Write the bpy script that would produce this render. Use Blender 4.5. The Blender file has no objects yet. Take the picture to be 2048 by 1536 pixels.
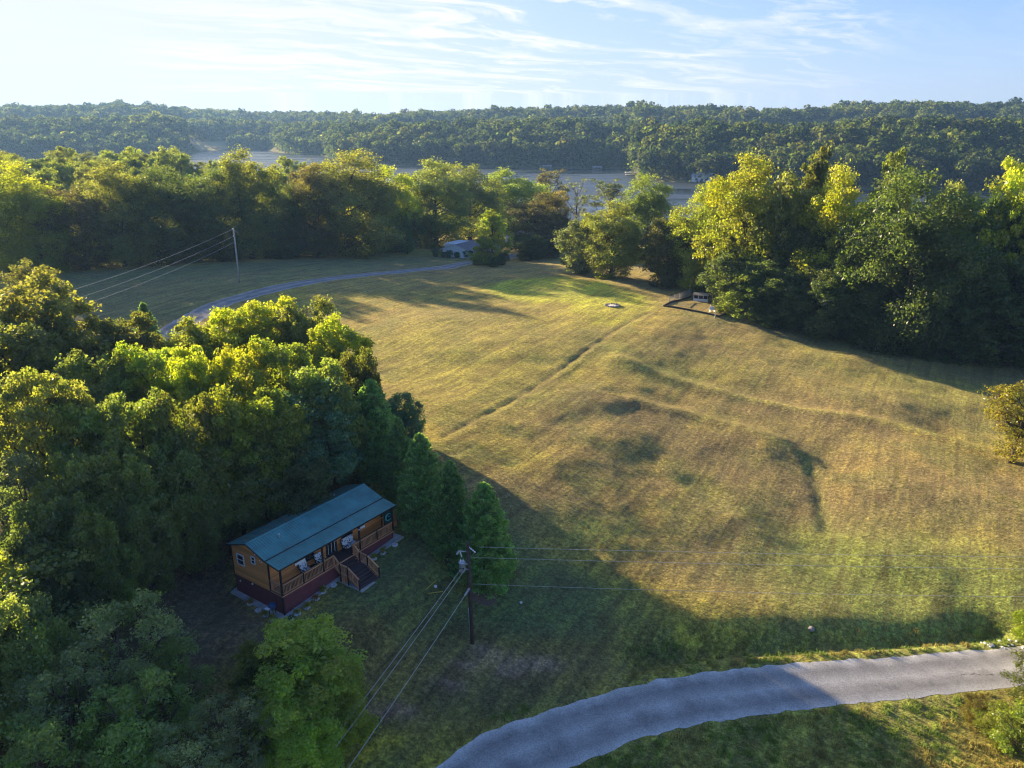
import bpy, math, random
import numpy as np
R = math.radians
S = bpy.context.scene
COL = S.collection
rng = np.random.default_rng(7)
random.seed(7)

# ------------------------------------------------------------------ camera, world, sun, exposure
F_PX, PITCH, CAM_H = 1550.0, R(18.8), 35.0
cam_d = bpy.data.cameras.new('camera'); cam = bpy.data.objects.new('camera', cam_d); COL.objects.link(cam)
cam_d.sensor_width = 36; cam_d.lens = 36 * F_PX / 2048; cam_d.clip_start = .5; cam_d.clip_end = 20000
cam.location = (0, 0, CAM_H); cam.rotation_euler = (math.pi / 2 - PITCH, 0, 0)
S.camera = cam
SUN_AZ, SUN_EL = R(-46), R(15.2)          # azimuth from +Y, negative to the left
SX, SY, SZ = math.sin(SUN_AZ) * math.cos(SUN_EL), math.cos(SUN_AZ) * math.cos(SUN_EL), math.sin(SUN_EL)
sun_d = bpy.data.lights.new('sun', 'SUN'); sun = bpy.data.objects.new('sun', sun_d); COL.objects.link(sun)
sun_d.energy = 5.0; sun_d.angle = R(.5); sun_d.color = (1, .78, .50)
from mathutils import Vector, Matrix
sun.rotation_euler = Vector((SX, SY, SZ)).to_track_quat('Z', 'Y').to_euler()
S.view_settings.view_transform = 'Standard'; S.view_settings.look = 'None'
S.view_settings.exposure = 1.78; S.view_settings.gamma = 1; S.view_settings.use_curve_mapping = False
S.cycles.use_denoising = True; S.cycles.denoising_input_passes = 'RGB_ALBEDO_NORMAL'; S.cycles.denoising_prefilter = 'ACCURATE'; S.cycles.filter_width = 1.15
S.cycles.max_bounces = 8; S.cycles.diffuse_bounces = 6; S.cycles.transmission_bounces = 6
S.cycles.transparent_max_bounces = 4; S.cycles.volume_bounces = 0; S.cycles.glossy_bounces = 2
S.cycles.caustics_reflective = False; S.cycles.caustics_refractive = False

W = bpy.data.worlds.new('World'); S.world = W; W.use_nodes = True
nt = W.node_tree; nt.nodes.clear()
class G:
    """tiny node graph helper"""
    def __init__(s, nt): s.nt = nt
    def n(s, t, ins=None, **kw):
        x = s.nt.nodes.new(t)
        for k, v in kw.items(): setattr(x, k, v)
        for k, v in (ins or {}).items():
            if isinstance(v, bpy.types.NodeSocket): s.nt.links.new(v, x.inputs[k])
            else: x.inputs[k].default_value = v
        return x
    def math(s, op, a, b=0.0, c=None, clamp=False):
        d = {0: a, 1: b}
        if c is not None: d[2] = c
        return s.n('ShaderNodeMath', d, operation=op, use_clamp=clamp).outputs[0]
    def vm(s, op, a, b=(0, 0, 0), out=0):
        return s.n('ShaderNodeVectorMath', {0: a, 1: b}, operation=op).outputs[out]
    def mix(s, f, a, b, mode='MIX'):
        x = s.nt.nodes.new('ShaderNodeMix'); x.data_type = 'RGBA'; x.blend_type = mode
        for i, v in ((0, f), (6, a), (7, b)):
            if isinstance(v, bpy.types.NodeSocket): s.nt.links.new(v, x.inputs[i])
            else: x.inputs[i].default_value = v if i == 0 or len(v) == 4 else (*v, 1)
        return x.outputs[2]
    def ramp(s, f, stops):
        x = s.nt.nodes.new('ShaderNodeValToRGB'); s.nt.links.new(f, x.inputs[0])
        e = x.color_ramp.elements
        while len(e) < len(stops): e.new(.5)
        for q, (p, c) in zip(e, stops):
            q.position = p; q.color = (c, c, c, 1) if isinstance(c, (int, float)) else (*c, 1)
        return x.outputs[0]
    def noise(s, vec, scale, detail=3, rough=.55, dist=0.0, out=0):
        return s.n('ShaderNodeTexNoise', {'Vector': vec, 'Scale': scale, 'Detail': detail, 'Roughness': rough, 'Distortion': dist}).outputs[out]
g = G(nt)
sky = g.n('ShaderNodeTexSky', sky_type='NISHITA', sun_disc=False, sun_elevation=SUN_EL, sun_rotation=SUN_AZ,
          air_density=1.0, dust_density=.5, ozone_density=3.0, altitude=150)
tc = g.n('ShaderNodeTexCoord').outputs['Generated']
d = g.vm('NORMALIZE', tc)
sep = g.n('ShaderNodeSeparateXYZ', {0: d})
zc = g.math('MAXIMUM', sep.outputs[2], .03)
zc2 = g.math('ADD', zc, .06)
pl = g.n('ShaderNodeCombineXYZ', {0: g.math('DIVIDE', sep.outputs[0], zc2), 1: g.math('DIVIDE', sep.outputs[1], zc2), 2: 0.0}).outputs[0]
# cirrus: streaky noise on a high flat layer, stretched along the wind
rot = g.n('ShaderNodeMapping', {'Vector': g.n('ShaderNodeMapping', {'Vector': pl, 'Rotation': (0, 0, R(-38))}).outputs[0], 'Scale': (.34, 1.25, 1)}).outputs[0]
warp = g.vm('ADD', rot, g.vm('SCALE', g.noise(pl, .55, 3, .5, out=1)))
warp.node.inputs[1].default_value = (0, 0, 0)
wsc = g.n('ShaderNodeVectorMath', {0: g.noise(pl, .55, 3, .5, out=1)}, operation='SCALE'); wsc.inputs['Scale'].default_value = 1.6
warp = g.vm('ADD', rot, wsc.outputs[0])
streak = g.ramp(g.noise(warp, 1.7, 10, .64, .5), [(.46, 0), (.66, 1)])
field = g.ramp(g.noise(pl, .42, 3, .5), [(.36, 0), (.60, 1)])
def toward(px, py, width):
    cx, cy = (px - 1024) / F_PX, (768 - py) / F_PX
    v = Vector((cx, math.cos(PITCH) + cy * math.sin(PITCH), -math.sin(PITCH) + cy * math.cos(PITCH))).normalized()
    dt = g.vm('DOT_PRODUCT', d, tuple(v), out=1)
    return g.ramp(dt, [(math.cos(R(width)), 0), (1.0, 1)])
patch = g.math('MULTIPLY', toward(1000, 40, 13), 1.5)
patch = g.math('MAXIMUM', patch, g.math('MULTIPLY', toward(620, 40, 13), 1.35))
patch = g.math('MAXIMUM', patch, g.math('MULTIPLY', toward(1620, 25, 6), .9))
patch = g.math('MAXIMUM', patch, g.math('MULTIPLY', toward(1350, 120, 7), .9))
patch = g.math('MAXIMUM', patch, g.math('MULTIPLY', field, .10))
cl = g.math('MULTIPLY', streak, patch, clamp=True)
veil = g.ramp(g.vm('DOT_PRODUCT', d, (SX, SY, SZ), out=1), [(.30, 0), (.66, .25), (1, 1)])
low = g.ramp(sep.outputs[2], [(0.0, 1), (.09, .55), (.24, 0)])
veil = g.math('ADD', g.math('MULTIPLY', veil, .85), g.math('MULTIPLY', low, .30), clamp=True)
skyc = g.mix(1.0, sky.outputs[0], (.53, .73, 1.28), 'MULTIPLY')
skyc = g.vm('DIVIDE', skyc, g.vm('ADD', g.vm('MULTIPLY', skyc, (.20, .19, .14)), (1, 1, 1)))
skyc = g.mix(veil, skyc, (2.75, 2.9, 3.2))
skyc = g.mix(g.math('MULTIPLY', cl, .92), skyc, (3.3, 3.3, 3.4))
bg = g.n('ShaderNodeBackground', {'Color': skyc, 'Strength': .096})
out = g.n('ShaderNodeOutputWorld', {0: bg.outputs[0]})

# ------------------------------------------------------------------ pixel <-> place helpers
def ray(px, py):
    cx, cy = (px - 1024) / F_PX, (768 - py) / F_PX
    return np.array([cx, math.cos(PITCH) + cy * math.sin(PITCH), -math.sin(PITCH) + cy * math.cos(PITCH)])
def at_z(px, py, z):
    r = ray(px, py); t = (z - CAM_H) / r[2]
    return np.array([r[0] * t, r[1] * t, z])

# ------------------------------------------------------------------ numpy noise
_perm = np.random.default_rng(3).random((256, 256))
def vnoise(x, y):
    xi, yi = np.floor(x).astype(int), np.floor(y).astype(int)
    fx, fy = x - xi, y - yi
    fx, fy = fx * fx * (3 - 2 * fx), fy * fy * (3 - 2 * fy)
    a = _perm[xi & 255, yi & 255]; b = _perm[(xi + 1) & 255, yi & 255]
    c = _perm[xi & 255, (yi + 1) & 255]; e = _perm[(xi + 1) & 255, (yi + 1) & 255]
    return (a * (1 - fx) + b * fx) * (1 - fy) + (c * (1 - fx) + e * fx) * fy
def fbm(x, y, o=4):
    s, a, t = 0, 1, 0
    for i in range(o):
        s = s + a * vnoise(x * 2 ** i + 17 * i, y * 2 ** i + 31 * i); t += a; a *= .5
    return s / t
def sstep(a, b, x):
    t = np.clip((x - a) / (b - a), 0, 1); return t * t * (3 - 2 * t)

# ------------------------------------------------------------------ terrain
LAKE = -10.5
CP = [(950,1536,-5.3),(700,1536,-4.4),(400,1536,-2.6),(100,1536,-1),(1300,1500,-6),(1650,1500,-7.2),(2040,1500,-7.8),
 (2040,1330,-7.9),(1990,1300,-8.3),(1500,1370,-6.6),(1250,1400,-5.7),(945,1290,-3.0),(1200,1290,-4.6),(1450,1240,-5.4),
 (1750,1180,-6.9),(1900,1220,-7.6),(2040,1150,-6.3),(968,1190,-1),(1150,1150,-2.8),(1000,1050,-.1),(568,1228,.2),
 (786,1075,1.2),(470,1175,.6),(728,1188,.35),(400,1200,.8),(300,1350,0),(900,880,1.6),(1100,900,0),(1300,900,-2),
 (1500,900,-3.3),(1640,1000,-5.6),(1650,1100,-6.4),(1620,910,-4.3),(1800,950,-4.2),(2040,950,-4.4),(1300,740,.2),
 (1100,740,1.6),(900,720,2.4),(1225,612,2.6),(1320,612,2.2),(1440,630,1.2),(1600,690,-1),(1800,740,-3),(2040,760,-4.6),
 (1850,850,-4.4),(1600,800,-2.2),(775,660,2.7),(478,565,3.9),(620,560,3.2),(440,610,3.6),(200,600,3),(150,540,3),
 (300,525,2.5),(600,515,1),(850,515,-1.5),(925,510,-3),(1030,522,-1.5),(1150,560,2),(1000,560,2.6),(800,575,3),(1250,535,.6),
 (600,760,2.4),(300,800,2.5),(60,900,2),(200,1000,1.5),(700,900,2)]
CP = [(a, b, c * .78 if (c < -1.9 and b > 700) else c) for a, b, c in CP]
pts = [at_z(*c) for c in CP]
for x, y, z in [(-200,300,4),(-200,380,6.5),(-110,330,3),(-110,400,1),(-60,400,-4),(-20,300,-6),(-10,345,-10),(40,300,-8),(60,350,-11),
                (110,230,-6),(150,290,-10),(220,330,-13),(-300,300,6),(-300,100,3),(-150,0,0),(0,-60,-5),(0,0,-5),(60,0,-7.5),(150,40,-6),
                (160,150,-6),(-80,40,1),(-120,120,2.5),(300,200,-10),(250,0,-6),(-300,-50,0),(0,430,-14),(-120,470,-9),(-300,450,2),(200,430,-15)]:
    pts.append(np.array([x, y, z]))
pts = np.array(pts)
_c = pts[:, :2] / 100
def _phi(r2): return np.where(r2 > 1e-12, .5 * r2 * np.log(r2 + 1e-12), 0)
_d2 = ((_c[:, None] - _c[None]) ** 2).sum(-1)
_n = len(_c); _A = np.zeros((_n + 3, _n + 3)); _A[:_n, :_n] = _phi(_d2) + np.eye(_n) * .0025
_A[:_n, _n] = 1; _A[:_n, _n + 1:] = _c; _A[_n, :_n] = 1; _A[_n + 1:, :_n] = _c.T
_w = np.linalg.solve(_A, np.concatenate([pts[:, 2], np.zeros(3)]))
def tps(x, y):
    shp = x.shape; q = np.stack([x.ravel(), y.ravel()], 1) / 100
    o = np.empty(len(q))
    for i in range(0, len(q), 20000):
        k = q[i:i + 20000]
        o[i:i + 20000] = _phi(((k[:, None] - _c[None]) ** 2).sum(-1)) @ _w[:_n] + _w[_n] + k @ _w[_n + 1:]
    return o.reshape(shp)
def base_near(x, y):
    z = tps(np.clip(x, -320, 320), np.clip(y, -80, 480))
    # level the cabin site to the slab's own slope
    return z
def seg_dist(x, y, poly):
    """distance and signed side of a polyline"""
    best = np.full(x.shape, 1e9); side = np.zeros(x.shape)
    for (ax, ay), (bx, by) in zip(poly[:-1], poly[1:]):
        dx, dy = bx - ax, by - ay; L2 = dx * dx + dy * dy
        t = np.clip(((x - ax) * dx + (y - ay) * dy) / L2, 0, 1)
        qx, qy = x - ax - t * dx, y - ay - t * dy
        dd = np.hypot(qx, qy); m = dd < best
        best = np.where(m, dd, best); side = np.where(m, np.sign(dx * (y - ay) - dy * (x - ax)), side)
    return best, side
def px_poly(lst):
    o = []
    for px, py in lst:
        p = hit0(px, py); o.append((p[0], p[1]))
    return o
def march(px, py, fn, h=0.0, t0=18, t1=620):
    r = ray(px, py); t = np.arange(t0, t1, .25) / math.hypot(r[0], r[1])
    x, y, z = r[0] * t, r[1] * t, CAM_H + r[2] * t
    gz = fn(x, y) + h; k = np.nonzero(z <= gz)[0]
    k = k[0] if len(k) else len(t) - 1
    return np.array([x[k], y[k], gz[k] - h])
def hit0(px, py): return march(px, py, base_near)
PATH = px_poly([(885,876),(960,832),(1060,777),(1130,730),(1180,697),(1240,657),(1300,624)])
TERR1 = px_poly([(1240,722),(1330,752),(1450,785),(1600,820),(1750,850),(1900,885),(2010,918),(2060,935)])
TERR2 = px_poly([(1270,800),(1380,828),(1470,855),(1550,890),(1612,922)])
TRENCH = px_poly([(1612,922),(1630,960),(1642,1010),(1655,1065)])
SWALE = px_poly([(1390,965),(1440,1000),(1520,1040),(1600,1090),(1700,1140),(1820,1190),(1930,1240),(1985,1268)])
DITCH = px_poly([(1280,1318),(1400,1300),(1550,1296),(1700,1296),(1850,1290),(1950,1278),(1990,1272)])
SITE_O = np.array([-16.83, 48.84]); SITE_A = .9598
SA = np.array([math.cos(SITE_A), math.sin(SITE_A)]); SB = np.array([-SA[1], SA[0]])
def site(s, t): return SITE_O + SA * s + SB * t
def slab_z(s): return .25 + np.clip(s, -1, 13) * .083
MOUNDS = [((1235,870),3.2,.75),((1470,1030),3.4,.8),((1540,880),3.2,.6),((1380,950),3,.45),((1800,835),4,.6),((1700,800),4,.45),((1790,1125),4,.6),
          ((1000,690),7,.6),((1130,640),7,.35),((1440,880),3.5,.5),((1330,680),6,.4),((1700,740),6,.5),((1880,1210),3,.55),((1200,800),4,.4),((1650,1250),3.5,.6),((1480,1255),4,.5),((900,640),9,.9)]
MP = [(hit0(*m[0])[:2], m[1], m[2]) for m in MOUNDS]
def mids(pairs): return [((a[0] + b[0]) / 2, (a[1] + b[1]) / 2) for a, b in [(hit0(*p)[:2], hit0(*q)[:2]) for p, q in pairs]]
LANE = mids([((665,1660),(985,1660)),((825,1536),(1155,1520)),((962,1470),(1280,1482)),((1095,1418),(1395,1450)),((1240,1382),(1520,1424)),((1400,1358),(1640,1404)),((1560,1340),(1760,1392)),((1700,1330),(1870,1385)),((1850,1318),(1980,1374)),((2000,1305),(2080,1365)),((2150,1290),(2220,1350))])
def near_z(x, y):
    z0_ = base_near(x, y); z = near_z0(x, y, z0_)
    d, s = seg_dist(x, y, LANE); k = 1 - sstep(2.7, 4.6, d); return z * (1 - k) + z0_ * k
def near_z0(x, y, z):
    d, s = seg_dist(x, y, PATH); z = z - .11 * np.exp(-(d / .38) ** 2) + .04 * np.exp(-((d * s + 1.0) / .6) ** 2)
    d, s = seg_dist(x, y, TERR1); z = z +   .42 * np.exp(-(d / 1.6) ** 2) - .18 * np.exp(-((d * s - 3) / 2.4) ** 2)
    d, s = seg_dist(x, y, TERR2); z = z +   .40 * np.exp(-(d / 1.5) ** 2) - .2 * np.exp(-((d * s - 3) / 2.2) ** 2)
    d, s = seg_dist(x, y, TRENCH); z = z - .24 * np.exp(-(d / .9) ** 2)
    d, s = seg_dist(x, y, SWALE); z = z - .35 * np.exp(-(d / 2.0) ** 2)
    d, s = seg_dist(x, y, DITCH); z = z - 1.1 * np.exp(-(d / 1.8) ** 2)
    for (c, rad, amp) in MP:
        z = z + .66 * amp * np.exp(-(((x - c[0]) ** 2 + (y - c[1]) ** 2) / (1.2 * rad) ** 2))
    fieldm = sstep(-30, -10, x) * sstep(40, 60, y)
    z = z + (fbm(x / 17 + 4, y / 17, 3) - .5) * 1.3 * fieldm * sstep(58, 88, y + .35 * x) + (fbm(x / 8, y / 8, 3) - .5) * .50 * (.35 + .65 * fieldm) + (fbm(x / 2.2 + 9, y / 2.2, 2) - .5) * .14
    # cabin site
    u, v = x - SITE_O[0], y - SITE_O[1]
    s_, t_ = u * SA[0] + v * SA[1], u * SB[0] + v * SB[1]
    dd = np.hypot(np.clip(-1.2 - s_, 0, None) + np.clip(s_ - 12.6, 0, None), np.clip(-3.2 - t_, 0, None) + np.clip(t_ - 6.4, 0, None))
    k = 1 - sstep(0, 4.5, dd)
    return z * (1 - k) + (slab_z(s_) - .06) * k
# far land: shore distance and skyline as functions of bearing
SH_PX = [-900, 0, 300, 372, 384, 420, 470, 545, 560, 650, 672, 760, 900, 1000, 1262, 1275, 1400, 1600, 2048, 3000]
SH_D = [960, 980, 1010, 1060, 1230, 1240, 1290, 1330, 1190, 1090, 960, 880, 840, 813, 790, 640, 600, 560, 520, 480]
SK_PX = [-900, 0, 130, 250, 340, 420, 520, 650, 740, 850, 930, 1060, 1180, 1400, 1480, 1560, 1700, 1900, 2048, 3000]
SK_Y = [214, 214, 213, 208, 214, 220, 226, 226, 232, 224, 222, 217, 213, 214, 219, 222, 210, 207, 212, 215]
def far_z(x, y):
    dist = np.maximum(y, 1.0); px = 1024 + F_PX * (x / dist) / math.cos(PITCH) * 1.0 * .985
    jit = (fbm(x / 120, y / 120, 3) - .5) * 60
    ds = np.interp(px, SH_PX, SH_D)
    t = dist - ds + np.where(np.abs(px - 420) < 60, 0, jit * .4)
    sk = np.interp(px, SK_PX, SK_Y)
    dd = np.minimum(dist, ds + 900)
    ang = np.arctan((768 - sk) / F_PX) - PITCH
    top = CAM_H + dd * np.tan(ang) - 24
    tj = t + (fbm(x / 170 + 2, y / 170, 3) - .5) * 170 * sstep(60, 250, t)
    ramp = .60 * sstep(0, 150, tj) - .42 * sstep(170, 330, tj) + .82 * sstep(330, 600, tj)
    val = 1 - .5 * sstep(.15, .5, np.abs(fbm(x / 260 + 5, y / 330, 3) - .5) * -4 + .55) * sstep(60, 300, t) * (1 - sstep(450, 620, t))
    z = LAKE - 3 + 3.6 * sstep(-25, 6, t) + (top - LAKE) * ramp * val
    # the mown point at the far left bay stays low
    low = np.exp(-((px - 415) / 42) ** 2) * (1 - sstep(70, 150, t))
    z = z * (1 - low) + low * (LAKE - 3 + 3.6 * sstep(-25, 6, t) + .10 * np.clip(t, 0, 120))
    return z
def ground(x, y):
    x = np.asarray(x, float); y = np.asarray(y, float)
    zn = near_z(x, y)
    k = sstep(400, 470, y)
    zn = zn * (1 - k) + (LAKE - 3) * k
    zn = np.where((np.abs(x) > 320) & (y > 400), np.minimum(zn, LAKE - 3), zn)
    f = far_z(x, y)
    return np.where(y > 440, np.maximum(f, LAKE - 3.0 + 0 * f), zn)
def gz(x, y): return float(ground(np.array([x]), np.array([y]))[0])
def hit(px, py): return march(px, py, ground)

# ------------------------------------------------------------------ mesh helpers
def mesh_np(name, V, Fq, mat=None, col=None, smooth=False, k=4):
    me = bpy.data.meshes.new(name)
    V = np.asarray(V, np.float32); Fq = np.asarray(Fq, np.int32)
    me.vertices.add(len(V)); me.vertices.foreach_set('co', V.ravel())
    me.loops.add(Fq.size); me.loops.foreach_set('vertex_index', Fq.ravel())
    me.polygons.add(len(Fq)); me.polygons.foreach_set('loop_start', np.arange(0, Fq.size, k, dtype=np.int32))
    if smooth: me.polygons.foreach_set('use_smooth', np.ones(len(Fq), bool))
    me.update(calc_edges=True)
    if col is not None:
        c = np.ones((len(V), 4), np.float32); c[:, :col.shape[1]] = col
        at = me.color_attributes.new('tint', 'FLOAT_COLOR', 'POINT'); at.data.foreach_set('color', c.ravel())
    if mat: me.materials.append(mat)
    return me
class MB:
    """collects simple solids into one mesh"""
    def __init__(s): s.v = []; s.f = []
    def add(s, V, Fs):
        o = len(s.v); s.v += [tuple(map(float, p)) for p in V]; s.f += [tuple(i + o for i in q) for q in Fs]; return s
    def box(s, x0, x1, y0, y1, z0, z1):
        V = [(x0,y0,z0),(x1,y0,z0),(x1,y1,z0),(x0,y1,z0),(x0,y0,z1),(x1,y0,z1),(x1,y1,z1),(x0,y1,z1)]
        return s.add(V, [(0,3,2,1),(4,5,6,7),(0,1,5,4),(1,2,6,5),(2,3,7,6),(3,0,4,7)])
    def bar(s, p, q, w, h=None):
        """rectangular bar from p to q"""
        h = h or w; p, q = Vector(p), Vector(q); d = (q - p).normalized()
        u = d.cross(Vector((0, 0, 1)));  u = u.normalized() if u.length > 1e-4 else Vector((1, 0, 0))
        v = u.cross(d).normalized(); V = []
        for c in (p, q):
            for a, b in ((-1,-1),(1,-1),(1,1),(-1,1)): V.append(c + u * a * w / 2 + v * b * h / 2)
        return s.add(V, [(0,1,2,3),(7,6,5,4),(0,4,5,1),(1,5,6,2),(2,6,7,3),(3,7,4,0)])
    def prism(s, poly, p0, ex):
        """poly: list of 3D points, extruded by vector ex"""
        n = len(poly); ex = Vector(ex); A = [Vector(p) for p in poly]; B = [p + ex for p in A]
        return s.add(A + B, [tuple(range(n))[::-1], tuple(range(n, 2 * n))] + [(i, (i + 1) % n, n + (i + 1) % n, n + i) for i in range(n)])
    def tube(s, P, rad, k=6, cap=True):
        P = [Vector(p) for p in P]; n = len(P)
        if isinstance(rad, (int, float)): rad = [rad] * n
        V = []
        for i, p in enumerate(P):
            d = (P[min(i + 1, n - 1)] - P[max(i - 1, 0)]).normalized()
            u = d.cross(Vector((0, 0, 1)) if abs(d.z) < .95 else Vector((1, 0, 0))).normalized(); w = d.cross(u)
            for j in range(k):
                a = 2 * math.pi * j / k; V.append(p + (u * math.cos(a) + w * math.sin(a)) * rad[i])
        Fs = [(i * k + j, i * k + (j + 1) % k, (i + 1) * k + (j + 1) % k, (i + 1) * k + j) for i in range(n - 1) for j in range(k)]
        if cap: Fs += [tuple(range(k))[::-1], tuple(range((n - 1) * k, n * k))]
        return s.add(V, Fs)
    def lathe(s, c, prof, k=12):
        """prof: (r, z) pairs round the vertical axis at c"""
        V = []; n = len(prof)
        for r, z in prof:
            for j in range(k):
                a = 2 * math.pi * j / k; V.append((c[0] + r * math.cos(a), c[1] + r * math.sin(a), c[2] + z))
        Fs = [(i * k + j, i * k + (j + 1) % k, (i + 1) * k + (j + 1) % k, (i + 1) * k + j) for i in range(n - 1) for j in range(k)]
        Fs += [tuple(range(k))[::-1], tuple(range((n - 1) * k, n * k))]
        return s.add(V, Fs)
    def mesh(s, name, mat, smooth=False):
        me = bpy.data.meshes.new(name); me.from_pydata(s.v, [], s.f); me.materials.append(mat)
        if smooth: me.polygons.foreach_set('use_smooth', [True] * len(me.polygons))
        me.update(); return me
    def build(s, name, mat, parent=None, smooth=False):
        return link(name, s.mesh(name, mat, smooth), parent)
def link(name, data, parent=None, loc=None, rotz=0, scale=None):
    o = bpy.data.objects.new(name, data); COL.objects.link(o)
    if parent: o.parent = parent
    if loc is not None: o.location = tuple(map(float, loc))
    if rotz: o.rotation_euler = (0, 0, rotz)
    if scale is not None: o.scale = scale
    return o
def tag(o, label=None, cat=None, group=None, kind=None):
    for k, v in (('label', label), ('category', cat), ('group', group), ('kind', kind)):
        if v: o[k] = v
    return o
def root(name, loc, label, cat, group=None, rotz=0):
    return tag(link(name, None, None, loc, rotz), label, cat, group)
def copy_tree(o, parent=None):
    c = o.copy(); COL.objects.link(c)
    if parent: c.parent = parent
    for ch in [x for x in list(o.children)]: copy_tree(ch, c)
    return c

# ------------------------------------------------------------------ materials
def new_mat(name):
    m = bpy.data.materials.new(name); m.use_nodes = True; m.node_tree.nodes.clear(); return m, G(m.node_tree)
def finish(m, g, shader, disp=None):
    o = g.n('ShaderNodeOutputMaterial', {0: shader}); return m
def simple(name, c, rough=.7, var=.25, scale=6, metal=0.0, bump=.0, spec=.3):
    m, g = new_mat(name)
    co = g.n('ShaderNodeTexCoord').outputs['Object']
    f = g.noise(co, scale, 5, .6)
    colr = g.mix(g.ramp(f, [(.3, 0), (.7, 1)]), tuple(x * (1 - var) for x in c), tuple(min(1, x * (1 + var)) for x in c))
    ins = {'Base Color': colr, 'Roughness': rough, 'Metallic': metal, 'Specular IOR Level': spec}
    if bump:
        ins['Normal'] = g.n('ShaderNodeBump', {'Height': g.noise(co, scale * 4, 4), 'Strength': bump, 'Distance': .03}).outputs[0]
    return finish(m, g, g.n('ShaderNodeBsdfPrincipled', ins).outputs[0])

def leaf_mat(name, far=False):
    m, g = new_mat(name)
    oi = g.n('ShaderNodeObjectInfo')
    at = g.n('ShaderNodeAttribute', attribute_name='tint'); sp = g.n('ShaderNodeSeparateColor', {0: at.outputs['Color']})
    if far:
        rnd = oi.outputs['Random']
        x = g.nt.nodes.new('ShaderNodeValToRGB'); g.nt.links.new(rnd, x.inputs[0]); e = x.color_ramp.elements
        stops = [(0, (.030,.050,.022)), (.22, (.045,.068,.026)), (.45, (.070,.090,.030)), (.65, (.050,.075,.034)), (.8, (.095,.115,.040)), (.93, (.075,.085,.036)), (1, (.030,.050,.028))]
        while len(e) < len(stops): e.new(.5)
        for q, (p, c) in zip(e, stops): q.position = p; q.color = (*c, 1)
        pn = g.noise(oi.outputs['Location'], .012, 3, .6)
        base = g.mix(1.0, x.outputs[0], g.ramp(pn, [(.35, (.55, .62, .80)), (.5, (.95, .95, .95)), (.64, (1.55, 1.45, 1.0))]), 'MULTIPLY')
    else: base = oi.outputs['Color']
    hs = g.n('ShaderNodeHueSaturation', {'Hue': g.math('ADD', .468, g.math('MULTIPLY', sp.outputs[0], .066)), 'Saturation': g.math('ADD', .8, g.math('MULTIPLY', sp.outputs[1], .35)),
                                         'Value': g.math('ADD', .55, g.math('MULTIPLY', sp.outputs[2], .95)), 'Color': base}).outputs[0]
    tr = g.mix(1.0, hs, (2.15, 2.15, .7), 'MULTIPLY')
    dif = g.n('ShaderNodeBsdfDiffuse', {'Color': hs}).outputs[0]
    trn = g.n('ShaderNodeBsdfTranslucent', {'Color': tr}).outputs[0]
    mx = g.n('ShaderNodeMixShader', {0: .56, 1: dif, 2: trn}).outputs[0]
    gl = g.n('ShaderNodeBsdfGlossy', {'Color': (1, 1, 1, 1), 'Roughness': .42}).outputs[0]
    sh = g.n('ShaderNodeMixShader', {0: .006 if far else .022, 1: mx, 2: gl}).outputs[0]
    return finish(m, g, sh)
M = {}
M['leaf'] = leaf_mat('leaf'); M['leaf_far'] = leaf_mat('leaf_far', True)
M['bark'] = simple('bark', (.095, .075, .058), .9, .4, 3, bump=.6, spec=.1)
M['bark_pale'] = simple('bark_pale', (.33, .29, .23), .9, .35, 3, bump=.5, spec=.1)

# ground
def ground_mat():
    m, g = new_mat('ground')
    geo = g.n('ShaderNodeNewGeometry').outputs['Position']
    base = g.n('ShaderNodeAttribute', attribute_name='tint').outputs['Color']
    al = g.n('ShaderNodeAttribute', attribute_name='tint').outputs['Alpha']
    n1 = g.noise(geo, 2.6, 4, .65); n2 = g.noise(geo, .35, 4, .6); n3 = g.noise(geo, 6, 3, .75)
    st = g.n('ShaderNodeMapping', {'Vector': g.n('ShaderNodeMapping', {'Vector': geo, 'Rotation': (0, 0, R(-60))}).outputs[0], 'Scale': (.07, 1.15, 1)}).outputs[0]
    n4 = g.noise(st, 1.0, 3, .6, .6)
    v = g.math('ADD', g.math('MULTIPLY', n1, .55), g.math('MULTIPLY', n3, .45))
    f = g.ramp(v, [(.37, .34), (.5, .95), (.62, 1.95)])
    c = g.mix(1.0, base, f, 'MULTIPLY')
    f2 = g.ramp(g.math('ADD', g.math('MULTIPLY', n4, .62), g.math('MULTIPLY', n2, .38)), [(.39, (.60, .54, .62)), (.50, (1, 1, 1)), (.59, (1.45, 1.42, 1.05))])
    c = g.mix(al, c, g.mix(1.0, c, f2, 'MULTIPLY'))
    # dry straw flecks
    fl = g.ramp(g.noise(geo, 14, 2, .5), [(.60, 0), (.70, .55)])
    c = g.mix(g.math('MULTIPLY', fl, al), c, (.26, .205, .095))
    h = g.math('ADD', g.math('MULTIPLY', n1, .24), g.math('MULTIPLY', n3, .15))
    h = g.math('ADD', h, g.math('MULTIPLY', n4, g.math('MULTIPLY', al, .10)))
    b = g.n('ShaderNodeBump', {'Height': h, 'Strength': .75, 'Distance': 1.0}).outputs[0]
    p = g.n('ShaderNodeBsdfPrincipled', {'Base Color': c, 'Roughness': .95, 'Specular IOR Level': .05, 'Normal': b,
            'Sheen Weight': .25, 'Sheen Roughness': .6, 'Sheen Tint': (.9, .8, .4, 1)}).outputs[0]
    return finish(m, g, p)
M['ground'] = ground_mat()

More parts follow.
